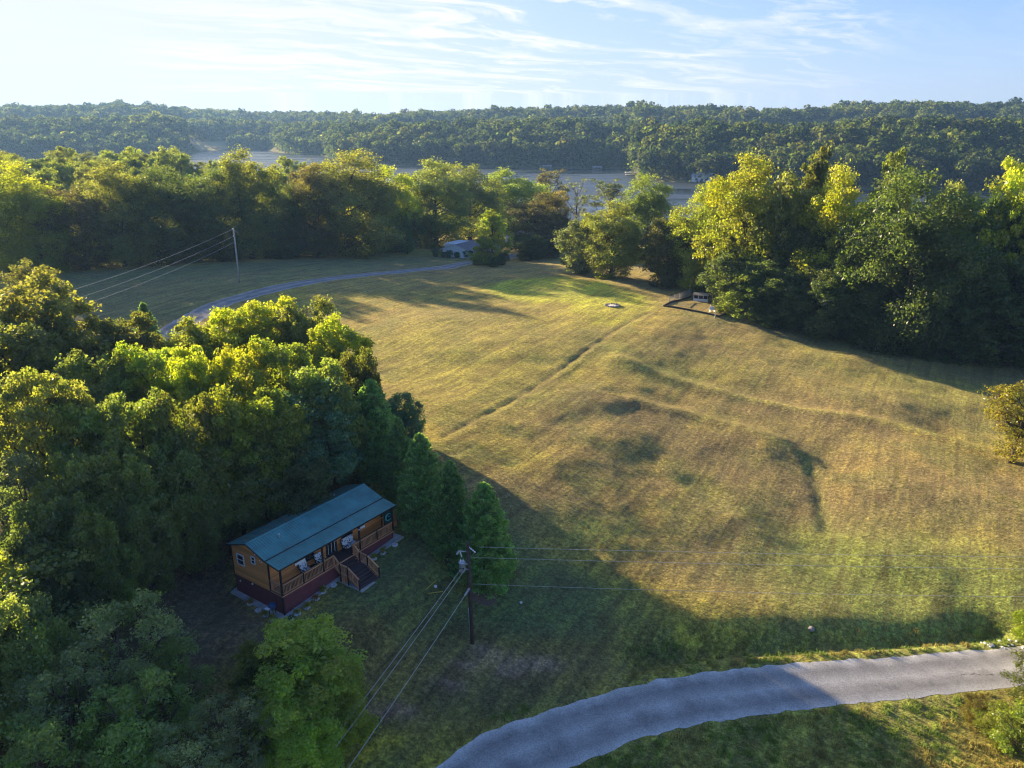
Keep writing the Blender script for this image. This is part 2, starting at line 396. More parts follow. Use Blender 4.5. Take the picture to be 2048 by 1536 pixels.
# ------------------------------------------------------------------ ground sheet
def axis(lo, a, b, hi, st, gr):
    v = list(np.arange(a, b, st)); s = st; x = v[-1]
    while x < hi: s *= gr; x += s; v.append(min(x, hi))
    s = st; x = a; w = []
    while x > lo: s *= gr; x -= s; w.append(max(x, lo))
    return np.array(w[::-1] + v)
gx = axis(-2600, -60, 112, 2600, .42, 1.045); gy = axis(-260, 34, 172, 3000, .42, 1.018)
GX, GY = np.meshgrid(gx, gy); GZ = ground(GX, GY)
def mask_poly(x, y, pxs, soft=2.0, world=False):
    P_ = pxs if world else [tuple(hit0(*p)[:2]) for p in pxs]
    ins = np.zeros(x.shape, bool); n = len(P_)
    for i in range(n):
        (x1, y1), (x2, y2) = P_[i], P_[(i + 1) % n]
        c = ((y1 > y) != (y2 > y)) & (x < (x2 - x1) * (y - y1) / (y2 - y1 + 1e-9) + x1)
        ins ^= c
    d, _ = seg_dist(x, y, P_ + [P_[0]])
    return sstep(-soft, soft, np.where(ins, d, -d))
C = np.zeros(GX.shape + (4,), np.float32)
def put(m, c):
    m = np.clip(m, 0, 1)[..., None]; C[..., :3] = C[..., :3] * (1 - m) + np.array(c) * m
near = (GY < 460) & (np.abs(GX) < 330)
nz = fbm(GX / 13, GY / 13, 4); nz2 = fbm(GX / 4 + 7, GY / 4, 3); nz3 = fbm(GX / 30 + 3, GY / 30 + 8, 3)
C[..., :3] = (.255, .192, .034); C[..., 3] = 1
put(sstep(.42, .62, nz), (.270, .235, .032))
put(sstep(.50, .68, nz2) * .7, (.125, .140, .040))
put(sstep(.52, .70, nz3) * .6, (.165, .112, .056))
def spot(px, py, r, c, a=1.0, sx=1.0):
    p = hit0(px, py); dd = np.hypot((GX - p[0]) / sx, GY - p[1]) / r + (nz2 - .5) * .9
    put(np.exp(-dd ** 2) * a, c)
BROWN = (.175, .120, .062); GREEN = (.150, .195, .040); LIME = (.36, .38, .020); GOLD = (.30, .25, .045)
for a in [(1180,800,6),(1300,830,7),(1120,850,5),(1330,720,7),(1420,700,6),(1550,1090,6),(1500,1010,6),(1450,940,6),(1380,880,6),(1560,920,5),(1700,880,7),(1500,790,6),
          (1560,740,8),(1650,820,8),(1820,830,8),(1480,1110,6),(1400,1130,5),(1750,1010,7),(1900,1010,7),(1450,660,9),(960,980,4),(1050,1010,5),(900,630,12),(700,790,6),(1220,940,5),(1150,1010,4),(2000,960,7)]:
    spot(a[0], a[1], a[2], BROWN, .6, 1.3)
for a in [(1750,1170,8,.9),(1850,1210,6,.9),(1680,1120,4,.8),(1950,1180,6,.6),(1900,1240,5,.9),(1180,1060,3,.9),(1900,790,9,.5),(1700,720,10,.3),(1330,745,4,.7),(1230,700,4,.6),
          (1060,790,3,.6),(1950,1260,4,.8),(1800,1400,6,.5),(1500,1450,6,.6),(1150,1500,6,.5)]:
    spot(a[0], a[1], a[2], GREEN, a[3], 1.5)
for a in [(830,700,9),(960,760,8),(1030,660,10),(770,690,7),(900,820,6),(1080,700,7),(1450,740,6)]: spot(a[0], a[1], a[2], (.26, .23, .038), .6, 1.3)
put(mask_poly(GX, GY, [(960,575),(1010,560),(1130,555),(1200,566),(1290,590),(1310,605),(1300,625),(1250,650),(1190,650),(1150,625),(1140,607),(1060,603),(1000,592)], 2.2) * (.85 + .3 * nz2), LIME)
spot(1120, 582, 7, (.20, .26, .03), .7, 2); spot(1225, 630, 6, GOLD, .7, 1.6)
put(mask_poly(GX, GY, [(600,545),(900,530),(1100,520),(1180,545),(1000,560),(800,585),(620,590)], 4) * .6, (.24, .17, .06))
# swales and terraces: lusher grass
for pl_, w_, c_, a_ in ((SWALE, 2.2, (.185,.205,.045), .45), (TERR1, .9, (.24,.22,.05), .9), (TERR2, .8, (.19,.18,.045), .7), (TRENCH, .8, (.15,.17,.04), .6), (PATH, .32, (.11,.080,.042), .9)):
    d_, s_ = seg_dist(GX, GY, pl_); put(np.exp(-(d_ / w_) ** 2) * a_ * (.6 + .6 * nz2), c_)
d_, s_ = seg_dist(GX, GY, PATH); put(np.exp(-((d_ - .8) / .35) ** 2) * .4, (.22, .20, .06))
# cabin lawn: greener
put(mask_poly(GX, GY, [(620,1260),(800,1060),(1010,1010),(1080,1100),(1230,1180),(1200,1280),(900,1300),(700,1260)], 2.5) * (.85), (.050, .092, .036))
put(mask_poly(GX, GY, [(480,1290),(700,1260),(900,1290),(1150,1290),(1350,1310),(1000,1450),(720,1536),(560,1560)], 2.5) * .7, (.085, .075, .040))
for a in [(935,1335),(985,1320),(1050,1335),(1090,1330),(900,1370),(745,1430),(800,1420),(970,1300),(1015,1345)]:
    spot(a[0], a[1], .55, (.26, .18, .12), .9, 2.2)
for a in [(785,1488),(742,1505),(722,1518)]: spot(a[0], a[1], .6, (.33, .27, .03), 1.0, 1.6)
# upper lawn beyond the crest
put(mask_poly(GX, GY, [(120,545),(420,530),(900,512),(1000,520),(880,535),(600,560),(440,600),(400,640),(150,640)], 3) * .75, (.105, .120, .062))
# wood floor
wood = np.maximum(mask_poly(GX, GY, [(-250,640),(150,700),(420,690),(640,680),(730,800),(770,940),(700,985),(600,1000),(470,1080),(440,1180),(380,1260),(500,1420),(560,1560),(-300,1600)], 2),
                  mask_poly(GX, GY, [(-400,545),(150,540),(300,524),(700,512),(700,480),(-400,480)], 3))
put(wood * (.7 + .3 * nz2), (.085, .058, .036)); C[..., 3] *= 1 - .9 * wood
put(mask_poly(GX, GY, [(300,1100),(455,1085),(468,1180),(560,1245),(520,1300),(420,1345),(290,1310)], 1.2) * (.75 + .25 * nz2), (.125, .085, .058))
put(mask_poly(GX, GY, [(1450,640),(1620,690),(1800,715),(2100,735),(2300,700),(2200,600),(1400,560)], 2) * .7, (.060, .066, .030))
spot(1380, 612, 3.2, (.17, .115, .075), .9, 1.8)
far = GY > 440
put(far * 1.0, (.030, .040, .018)); C[..., 3] = np.where(far, 0, C[..., 3])
pxg = 1024 + F_PX * (GX / np.maximum(GY, 1)) / math.cos(PITCH) * .985
put(((np.abs(pxg - 418) < 46) & far & (GY > 1000) & (GZ < LAKE + 13)) * 1.0, (.34, .28, .15))
put(sstep(LAKE + .8, LAKE + .2, GZ) * (GY > 250), (.040, .042, .022))
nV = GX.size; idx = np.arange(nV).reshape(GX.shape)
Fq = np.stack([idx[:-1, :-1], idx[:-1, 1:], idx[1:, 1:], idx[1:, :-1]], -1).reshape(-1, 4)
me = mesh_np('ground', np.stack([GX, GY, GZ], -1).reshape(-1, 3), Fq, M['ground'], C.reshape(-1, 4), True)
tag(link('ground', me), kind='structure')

# ------------------------------------------------------------------ lake
m, g = new_mat('water')
geo = g.n('ShaderNodeNewGeometry').outputs['Position']
st = g.n('ShaderNodeMapping', {'Vector': geo, 'Rotation': (0, 0, R(10)), 'Scale': (.5, 1.4, 1)}).outputs[0]
amp = g.ramp(g.noise(g.n('ShaderNodeMapping', {'Vector': geo, 'Scale': (.006, .030, 1)}).outputs[0], 1.0, 3), [(.38, .15), (.55, 1)])
b = g.n('ShaderNodeBump', {'Height': g.noise(st, 1.1, 3, .6), 'Strength': g.math('MULTIPLY', amp, .5), 'Distance': .12}).outputs[0]
M['water'] = finish(m, g, g.n('ShaderNodeBsdfPrincipled', {'Base Color': (.030, .040, .042, 1), 'Roughness': g.math('ADD', .08, g.math('MULTIPLY', amp, .34)), 'IOR': 1.33, 'Normal': b, 'Specular IOR Level': .5}).outputs[0])
me = mesh_np('lake_water', [(-2600, 230, LAKE), (2600, 230, LAKE), (2600, 1500, LAKE), (-2600, 1500, LAKE)], [(0, 1, 2, 3)], M['water'])
tag(link('lake_water', me), kind='structure')

# ------------------------------------------------------------------ roads
def smooth_poly(P_, n=8):
    P_ = [np.array(p, float) for p in P_]; P_ = [2 * P_[0] - P_[1]] + P_ + [2 * P_[-1] - P_[-2]]; o = []
    for i in range(1, len(P_) - 2):
        for k in range(n):
            t = k / n; a, b_, c_, d_ = P_[i - 1], P_[i], P_[i + 1], P_[i + 2]
            o.append(.5 * ((2 * b_) + (c_ - a) * t + (2 * a - 5 * b_ + 4 * c_ - d_) * t * t + (-a + 3 * b_ - 3 * c_ + d_) * t ** 3))
    o.append(P_[-2]); return np.array(o)
def road_mat(name, c, blue=0.0):
    m, g = new_mat(name)
    geo = g.n('ShaderNodeNewGeometry').outputs['Position']
    at = g.n('ShaderNodeAttribute', attribute_name='tint').outputs['Color']
    sp = g.n('ShaderNodeSeparateColor', {0: at})
    u = g.math('ADD', sp.outputs[0], g.math('MULTIPLY', g.math('SUBTRACT', g.noise(geo, .5, 3), .5), .14))
    wheel = g.ramp(u, [(0, 1.45), (.07, 1.15), (.22, .74), (.33, .84), (.50, 1.16), (.66, .84), (.77, .74), (.92, 1.15), (1, 1.45)])
    n1 = g.ramp(g.noise(geo, 9, 5, .75), [(.3, .62), (.7, 1.38)]); n2 = g.ramp(g.noise(geo, .5, 5, .65), [(.3, .74), (.7, 1.22)])
    cc = g.mix(1.0, g.mix(1.0, g.mix(1.0, c, wheel, 'MULTIPLY'), n1, 'MULTIPLY'), n2, 'MULTIPLY')
    # long cracks that wander along the lane
    crk = g.math('ABSOLUTE', g.math('SUBTRACT', sp.outputs[0], g.math('ADD', .36, g.math('MULTIPLY', g.math('SUBTRACT', g.noise(geo, .35, 5, .7), .5), .40))))
    cm = g.math('MULTIPLY', g.ramp(crk, [(.002, 1), (.009, 0)]), g.ramp(g.noise(geo, .12, 2), [(.42, 0), (.5, 1)]))
    cc = g.mix(g.math('MULTIPLY', cm, sp.outputs[1]), cc, (.05, .045, .045))
    b = g.n('ShaderNodeBump', {'Height': g.noise(geo, 16, 4, .7), 'Strength': .5, 'Distance': .05}).outputs[0]
    return finish(m, g, g.n('ShaderNodeBsdfPrincipled', {'Base Color': cc, 'Roughness': .9, 'Normal': b, 'Specular IOR Level': .12}).outputs[0])
M['road'] = road_mat('gravel_asphalt', (.34, .335, .31)); M['drive'] = road_mat('drive_asphalt', (.27, .27, .26))
ROADS = []
def road(name, cl, half, mat, crack):
    cl = smooth_poly(cl, 1); 
    # resample every 0.5 m
    seg = np.r_[0, np.cumsum(np.hypot(*np.diff(cl, axis=0).T))]; q = np.arange(0, seg[-1], .25)
    x = np.interp(q, seg, cl[:, 0]); y = np.interp(q, seg, cl[:, 1])
    tx, ty = np.gradient(x), np.gradient(y); L = np.hypot(tx, ty); nx, ny = -ty / L, tx / L
    K = 13; u = np.linspace(-1, 1, K); j1 = np.random.default_rng(5)
    w = half * (1 + .09 * (fbm(q / .9, q * 0, 5) - .5) * 2)
    w2 = half * (1 + .09 * (fbm(q / .9 + 50, q * 0, 5) - .5) * 2)
    off = np.where(u[None] > 0, u[None] * w[:, None], u[None] * w2[:, None])
    X = x[:, None] + nx[:, None] * off; Y = y[:, None] + ny[:, None] * off
    zc_ = ground(x, y); Z = ground(X, Y)
    Z = Z + .045 - .035 * np.abs(u[None]) ** 6
    ROADS.append((x, y, half, zc_))
    V = np.stack([X, Y, Z], -1).reshape(-1, 3); col = np.zeros((V.shape[0], 3)); col[:, 0] = np.tile((u + 1) / 2, len(q)); col[:, 1] = crack * (X.ravel() > 19)
    ii = np.arange(len(V)).reshape(len(q), K); Fq = np.stack([ii[:-1, :-1], ii[1:, :-1], ii[1:, 1:], ii[:-1, 1:]], -1).reshape(-1, 4)
    return tag(link(name, mesh_np(name, V, Fq, mat, col, True)), kind='structure')
road('gravel_road', smooth_poly(LANE, 12), 2.2, M['road'], 1.0)
drv = [tuple(hit0(*p)[:2]) for p in [(250,720),(330,670),(400,628),(440,608),(480,596),(540,580),(600,567),(660,558),(720,551),(800,543),(880,534),(940,526),(1000,520),(1035,512)]]
road('driveway', smooth_poly(drv, 10), 2.3, M['drive'], 0.0)

# ------------------------------------------------------------------ trees
def unit(v): return v / (np.linalg.norm(v, axis=-1, keepdims=True) + 1e-9)
def leaves(C_, n_out, L, Wd, r, flat=.35):
    """rhombic leaf sprays: centres C_, outward dirs n_out"""
    n = len(C_)
    nn = unit(n_out * .55 + r.normal(size=(n, 3)) * .75 + np.array([0, 0, flat]))
    t = unit(np.cross(nn, r.normal(size=(n, 3)))); b_ = np.cross(nn, t)
    k_ = r.uniform(.45, 1.5, n); l = (L * k_)[:, None]; w = (Wd * k_ * r.uniform(.8, 1.2, n))[:, None]
    V = np.stack([C_ - t * l / 2, C_ + b_ * w / 2 + nn * w * .12, C_ + t * l / 2, C_ - b_ * w / 2 + nn * w * .12], 1).reshape(-1, 3)
    F_ = np.arange(4 * n).reshape(n, 4)
    return V, F_
def fib(n, r):
    i = np.arange(n) + .5; ph = np.arccos(1 - 2 * i / n); th = math.pi * (1 + 5 ** .5) * i + r.uniform(0, 6)
    return np.stack([np.cos(th) * np.sin(ph), np.sin(th) * np.sin(ph), np.cos(ph)], 1)
def make_broadleaf(seed, h=13, Rr=4.5, zb=.22, lobes=16, clumps=18, nleaf=110, leaf=(.25, .17), sparse=0.0, peak=0.0, limb=True, k=5, name='crown', spiky=0.0):
    r = np.random.default_rng(seed)
    z0, z1 = h * zb, h; cz, hz = (z0 + z1) / 2, (z1 - z0) / 2
    dirs = fib(lobes, r) + r.normal(size=(lobes, 3)) * .16; dirs = unit(dirs)
    rad = r.uniform(.52, .74, lobes)
    lc = dirs * rad[:, None] * np.array([Rr, Rr, hz]); 
    lc[:, :2] *= (1 - peak * np.clip(lc[:, 2:3] / hz, -.2, 1)); lc[:, 2] += cz
    lc[:, :2] += r.normal(size=(lobes, 2)) * Rr * .05
    lr = Rr * r.uniform(.30, .46, lobes)
    inner = r.normal(size=(max(3, lobes // 4), 3)) * np.array([Rr, Rr, hz]) * .22 + np.array([0, 0, cz])
    lc = np.concatenate([lc, inner]); lr = np.r_[lr, np.full(len(inner), Rr * .42)]
    Cs, Ns, Ts = [], [], []
    cc = np.array([0, 0, cz - hz * .25])
    ends = []
    for c, q in zip(lc, lr):
        nc = max(3, int(clumps * r.uniform(.7, 1.3)))
        dv = unit(unit(r.normal(size=(nc, 3))) + unit(c - cc) * .55 + np.array([0, 0, .15]))
        cl_c = c + dv * q * r.uniform(.55, 1.05, nc)[:, None] * np.array([1, 1, .8])
        spiky = spiky or .035 * h
        if spiky: cl_c[:, 2] += r.uniform(0, spiky, nc) * (dv[:, 2] > .3)
        ends.append((c, cl_c))
        lt = r.uniform(0, 1, 3)
        for p in cl_c:
            if r.random() < sparse: continue
            m_ = int(nleaf * r.uniform(.5, 1.4)); cr = Rr * r.uniform(.10, .19)
            v = unit(r.normal(size=(m_, 3))); rr = r.random(m_) ** .45
            pos = p + v * (rr * cr)[:, None] * np.array([1.15, 1.15, .72])
            Cs.append(pos); Ns.append(unit(v + unit(p - cc) * .6))
            ct = np.clip(lt * .45 + r.uniform(0, 1, 3) * .55, 0, 1)
            Ts.append(np.clip(ct * .6 + r.uniform(0, 1, (m_, 3)) * .4, 0, 1))
    Cs, Ns, Ts = map(np.concatenate, (Cs, Ns, Ts))
    Cs[:, 2] = np.maximum(Cs[:, 2], .25)
    kz = h / np.percentile(Cs[:, 2], 99.6); kr = Rr / np.percentile(np.hypot(Cs[:, 0], Cs[:, 1]), 98)
    zl = np.percentile(Cs[:, 2], 1.5); zt = np.percentile(Cs[:, 2], 99.6)
    def fit(p): p = p * np.array([kr, kr, 1]); p[..., 2] = z0 + (p[..., 2] - zl) / (zt - zl) * (h - z0); return p
    Cs = fit(Cs); ends = [(fit(c), fit(cl_c)) for c, cl_c in ends]
    V, F_ = leaves(Cs, Ns, *leaf, r)
    cm = mesh_np(name, V, F_, M['leaf'], np.repeat(Ts, 4, 0))
    tm = MB(); tr = h * .017 + .06
    lean = r.normal(size=2) * h * .02
    top = np.array([lean[0], lean[1], h * .80])
    tp = [(0, 0, -.4), (lean[0] * .1, lean[1] * .1, h * .12), (lean[0] * .4, lean[1] * .4, h * .38), (lean[0] * .7, lean[1] * .7, h * .6), tuple(top)]
    tm.tube(tp, [tr * 1.5, tr * 1.0, tr * .75, tr * .45, tr * .12], k + 1)
    if limb:
        for (c, cl_c) in ends:
            zz = min(max(c[2] - np.hypot(*c[:2]) * .75 - h * .06, h * zb * .55), h * .72)
            s_ = np.array([lean[0] * zz / h, lean[1] * zz / h, zz]); mid = s_ * .5 + c * .5 + np.array([0, 0, -.04 * h]) + r.normal(size=3) * .15
            tm.tube([s_, mid, c], [tr * .42, tr * .26, tr * .12], k - 1, False)
            for p in cl_c[:6 if sparse else 2]:
                tm.tube([mid * .4 + c * .6, (c + p) / 2 + r.normal(size=3) * .12, p], [tr * .12, tr * .08, tr * .03], 3, False)
    return cm, tm.mesh('trunk', M['bark'], True)
def make_cedar(seed, h=9, Rr=2.3, n=26000, leaf=(.22, .07), name='crown', taper=.8):
    r = np.random.default_rng(seed)
    # dense cone of upturned sprays: branch tips in whorls
    nb = 560; z = h * (.10 + .90 * r.random(nb) ** 1.15); a = r.uniform(0, 6.283, nb)
    f = np.clip(1 - (z / h), 0, 1) ** taper * (1 - .30 * np.exp(-(z / h / .14) ** 2))
    rb = Rr * f * r.uniform(.72, 1.08, nb) * (1 + .15 * np.sin(3 * a + seed)) + .08
    tip = np.stack([np.cos(a) * rb, np.sin(a) * rb, z], 1)
    per = n // nb; Cs, Ns, Ts, D = [], [], [], []
    for p, fi in zip(tip, f):
        dv = unit(np.array([p[0], p[1], np.hypot(p[0], p[1]) * .55 + .25])); L = .30 + fi * Rr * .62
        t = r.random(per) ** .6
        pos = p - dv * (L * (1 - t))[:, None] + r.normal(size=(per, 3)) * (.05 + .14 * (1 - t))[:, None] * np.array([1, 1, .8]) * (.6 + fi)
        Cs.append(pos); Ns.append(np.tile(dv, (per, 1))); ct = r.uniform(0, 1, 3)
        Ts.append(np.clip(ct * .55 + r.uniform(0, 1, (per, 3)) * .45, 0, 1))
    Cs, Ns, Ts = map(np.concatenate, (Cs, Ns, Ts)); Cs[:, 2] = np.maximum(Cs[:, 2], .55)
    m_ = len(Cs); t = unit(Ns * .7 + r.normal(size=(m_, 3)) * .62 + np.array([0, 0, .25])); b_ = unit(np.cross(t, r.normal(size=(m_, 3))))
    l = (leaf[0] * r.uniform(.6, 1.3, m_))[:, None]; w = (leaf[1] * r.uniform(.7, 1.3, m_))[:, None]
    V = np.stack([Cs - t * l / 2, Cs + b_ * w / 2, Cs + t * l / 2, Cs - b_ * w / 2], 1).reshape(-1, 3)
    cm = mesh_np(name, V, np.arange(4 * m_).reshape(m_, 4), M['leaf'], np.repeat(Ts, 4, 0))
    tm = MB(); tm.tube([(0, 0, -.3), (0, 0, h * .4), (0, 0, h * .62)], [h * .016, h * .008, .01], 6)
    return cm, tm.mesh('trunk', M['bark'], True)

def _boost(t, k): return tuple(x * k for x in t)
NEAR = {  # near prototypes (about 60-100 m away): height 13, radius about 4.5
 'round': [make_broadleaf(11, nleaf=120), make_broadleaf(12, lobes=18, zb=.16, nleaf=110), make_broadleaf(13, lobes=14, peak=.3, zb=.2, nleaf=120)],
 'tall': [make_broadleaf(15, zb=.45, lobes=15, sparse=.12, leaf=(.24, .15))],
 'plume': [make_broadleaf(21, Rr=4.2, lobes=17, peak=.45, spiky=1.3, nleaf=105, zb=.15), make_broadleaf(22, Rr=4.4, lobes=18, peak=.35, spiky=1.6, nleaf=100, zb=.12)],
 'loose': [make_broadleaf(31, Rr=4.8, lobes=15, clumps=11, nleaf=85, sparse=.22, spiky=.9, leaf=(.30, .15), zb=.1), make_broadleaf(32, Rr=4.6, lobes=17, clumps=12, nleaf=70, sparse=.25, spiky=.6, leaf=(.26, .13), zb=.1)],
 'dense': [make_broadleaf(41, Rr=4.8, zb=.04, lobes=22, clumps=16, nleaf=110, leaf=(.26, .17))],
 'cedar': [make_cedar(51, 9, 2.7, 42000, (.26, .09), taper=.62), make_cedar(52, 9, 2.6, 42000, (.26, .09), taper=.7)],
}
MIDP = {  # prototypes for the far tree line: height 18, radius about 6.5
 'round': [make_broadleaf(61, 18, 6.2, .03, 17, 13, 80, (.42, .29), k=4), make_broadleaf(62, 18, 6.8, .02, 19, 13, 74, (.42, .29), k=4), make_broadleaf(63, 18, 5.8, .05, 16, 13, 80, (.42, .28), peak=.3, k=4)],
 'plume': [make_broadleaf(71, 18, 5.6, .05, 19, 15, 95, (.34, .22), peak=.4, spiky=2.2, k=4), make_broadleaf(72, 18, 5.2, .03, 19, 15, 95, (.34, .22), peak=.5, spiky=2.6, k=4)],
 'loose': [make_broadleaf(81, 18, 6.0, .26, 14, 9, 48, (.38, .24), sparse=.25, spiky=1.0, k=4)],
 'bare': [make_broadleaf(85, 18, 5.6, .36, 10, 7, 40, (.36, .22), sparse=.5, spiky=.8, k=4)],
 'dense': [make_broadleaf(91, 18, 7.2, .03, 22, 13, 80, (.42, .29), k=4)],
 'cedar': [make_cedar(95, 18, 4.4, 18000, (.42, .16), taper=.7)],
 'big': [make_broadleaf(101, 26, 10, .05, 26, 19, 92, (.38, .26), k=5), make_broadleaf(102, 26, 9.5, .04, 28, 18, 92, (.38, .26), peak=.15, k=5)],
}
for P_ in (NEAR, MIDP):
    for k_ in P_:
        for i_, (c_, t_) in enumerate(P_[k_]): c_.name = 'crown'; t_.name = 'trunk'
H0 = {'near': 13., 'mid': 18.}; R0 = {'tall': 4.5, 'round': 4.5, 'plume': 4.3, 'loose': 4.7, 'dense': 4.8, 'cedar': 2.35}
R1 = {'big': 9.75, 'round': 6.4, 'plume': 5.6, 'loose': 6.2, 'bare': 5.8, 'dense': 7.2, 'cedar': 4.4}
TONE = {'tgreen': (.100, .140, .042), 'tlime': (.155, .195, .030), 'tgrey': (.110, .135, .070), 'dark': (.046, .066, .024), 'green': (.078, .102, .027), 'olive': (.100, .112, .030), 'yellow': (.240, .275, .022), 'lime': (.160, .195, .024), 'gold': (.190, .165, .030),
        'brown': (.088, .086, .036), 'grey': (.068, .085, .048), 'cedar': (.056, .096, .038), 'blue': (.050, .092, .058), 'rust': (.12, .09, .03), 'sun': (.105, .125, .026)}
for k_, f_ in (('dark', 1.75), ('green', 2.0), ('olive', 1.65), ('grey', 1.7), ('cedar', 2.6), ('blue', 1.9), ('tgreen', 1.75), ('tlime', 1.6), ('tgrey', 1.75), ('sun', 1.15), ('lime', 1.25), ('brown', 1.15)): TONE[k_] = _boost(TONE[k_], f_)
TREES = []
def plant(x, y, h, w, kind, tone, label, name='broadleaf_tree', lod=None, group=None, cat='tree', zoff=0.0, trunk=True):
    z = gz(x, y) + zoff; dist = math.hypot(x, y)
    lod = lod or ('near' if dist < 112 else 'mid')
    lib = NEAR if lod == 'near' else MIDP
    if kind not in lib: kind = 'loose'
    if lod == 'mid' and w > 14.5 and h > 16 and kind in ('round', 'plume', 'dense'): kind = 'big'
    p = lib[kind][len(TREES) % len(lib[kind])]
    base_h = (9. if kind == 'cedar' else 13.) if lod == 'near' else (26. if kind == 'big' else 18.)
    base_r = (R0 if lod == 'near' else R1)[kind]
    rt = root(name, (x, y, z), label, cat, group, random.uniform(0, 6.28))
    sw = (w / 2) / base_r; rt.scale = (sw, sw * random.uniform(.92, 1.08), h / base_h)
    c = link('crown', p[0], rt); t = TONE[tone]; j = random.uniform(.86, 1.16)
    c.color = (t[0] * j, t[1] * j * random.uniform(.94, 1.06), t[2] * j, 1)
    if trunk: link('trunk', p[1], rt)
    TREES.append((x, y, w / 2)); return rt
def top_hit(px, py, h):
    p = march(px, py, ground, h * .97, 22, 620); return p
def tree_top(px, py, h, wpx, kind, tone, label, **kw):
    """a tree whose top is seen at (px, py) and that is h metres tall"""
    p = top_hit(px, py, h); dd = math.hypot(p[1] * math.cos(PITCH) + (CAM_H - p[2] - h) * math.sin(PITCH), 0)
    return plant(p[0], p[1], h, wpx / F_PX * dd, kind, tone, label, **kw)
def tree_base(px, py, ptop, wpx, kind, tone, label, **kw):
    """a tree that stands at (px, py) and reaches up to ptop"""
    p = hit(px, py); a = math.atan((768 - ptop) / F_PX) - PITCH; h = CAM_H + p[1] * math.tan(a) - p[2]
    dd = p[1] * math.cos(PITCH) + (CAM_H - p[2]) * math.sin(PITCH)
    return plant(p[0], p[1], max(h, .8), wpx / F_PX * dd, kind, tone, label, **kw)
WOOD = 'trees of the wood around the cabin'
for a in [
 # back edge of the wood, sunlit
 (85,560,17,215,'round','olive','largest tree of the wood, dark rounded crown with pale sunlit leaves at the left edge'),
 (20,640,15,190,'round','olive','tree at the left border below the largest rounded crown of the wood'),
 (250,632,12.5,130,'plume','sun','yellow-green tree at the left end of the bright back edge of the wood'),
 (385,636,12.5,120,'plume','lime','yellow-green tree just right of the dark conifer tip on the back edge of the wood'),
 (452,612,13,110,'plume','yellow','bright yellow tree standing against the driveway on the back edge of the wood'),
 (540,598,13,130,'plume','yellow','bright yellow tree near the middle of the sunlit back edge of the wood'),
 (612,604,13,120,'round','olive','dull olive round crown between the yellow trees beside the open field'),
 (672,640,12.5,110,'plume','yellow','yellow tree on the outer corner of the wood facing the field'),
 (710,700,12,90,'round','sun','green tree edged with yellow leaves standing furthest out beside the golden field'),
 # second rank
 (190,700,13.5,150,'round','green','green tree in front of the left end of the bright back edge'),
 (300,690,13.5,140,'plume','lime','lime tree with a pointed sunlit top in the second rank of the wood'),
 (390,700,14,130,'plume','yellow','brilliant yellow tree in the second rank of the wood, brightest of its neighbours'),
 (470,690,13.5,130,'plume','yellow','yellow tree in the centre of the wood with green leaves below'),
 (560,680,13,130,'round','lime','lime tree beside the olive crown in the second rank of the wood'),
 (640,730,12.5,130,'round','green','dark green crown behind the cedar row on the right flank of the wood'),
 # third rank
 (60,752,16,170,'tall','olive','tall tree whose bare trunk shows at the left border of the wood'),
 (160,810,13.5,150,'round','green','green tree between the bare trunk and the centre of the wood'),
 (270,790,14,150,'plume','green','green tree with a few bright leaves in the third rank of the wood'),
 (365,790,13.5,140,'round','sun','tree with a sunlit rim above the shaded middle of the wood'),
 (455,780,13.5,140,'plume','lime','tree with an orange-yellow tip in the third rank of the wood'),
 (540,790,12.5,130,'plume','lime','small yellow-tipped tree just left of the blue-green tree'),
 (615,780,11.5,170,'round','blue','large blue-green tree right behind the cabin ridge'),
 # fourth rank
 (40,900,12.5,180,'loose','grey','grey-green loose tree at the left border halfway down the wood'),
 (140,920,12,160,'round','green','shaded green tree below the bare trunk in the fourth rank'),
 (245,890,12,160,'round','green','shaded green tree in the middle of the fourth rank'),
 (345,880,11.5,150,'round','green','broad shaded crown with scattered yellow leaves above the cabin lawn'),
 (435,880,10,140,'round','green','shaded green crown left of the blue-green tree'),
 (520,870,9.5,130,'round','dark','dark crown directly behind the left half of the cabin roof'),
 (600,900,8.5,110,'dense','dark','low dark tree touching the back of the cabin roof'),
 # fifth rank
 (70,1010,11,180,'round','dark','dark tree at the left border above the bottom thicket'),
 (180,1010,10.5,160,'round','green','green tree in the fifth rank over the shaded gap'),
 (285,985,9.5,160,'round','green','leafy tree hanging over the bare ground left of the cabin'),
 (388,972,8,140,'round','green','tree with a few yellow leaves nearest the left wall of the cabin'),
 (462,968,6,80,'round','dark','short dark tree at the back left corner of the cabin'),
 (110,1110,8.5,150,'round','dark','dark tree low on the left above the bottom thicket'),
 (330,1090,8.5,110,'loose','green','lowest small tree leaning over the dappled ground'),
 (200,1090,7.5,130,'round','green','green tree between the two lowest dark trees of the wood'),
]:
    if a[:2] == (330, 1090): continue
    tree_top(a[0] - (14 if a[1] >= 960 and a[0] > 250 else 0), a[1] + 12, a[2], a[3] * (1.28 if a[1] < 880 else 1.12 if a[1] < 960 else .92), 'round' if a[4] == 'plume' and a[0] % 2 == 0 else a[4], *a[5:], group=WOOD)
tree_base(85,660,520,115,'loose','olive','small pale loose tree alone at the left end of the upper lawn')
tree_base(303,720,605,70,'cedar','cedar','dark conifer tip sticking out of the yellow back edge of the wood', name='conifer', lod='near')
TH = 'trees of the bottom left thicket'
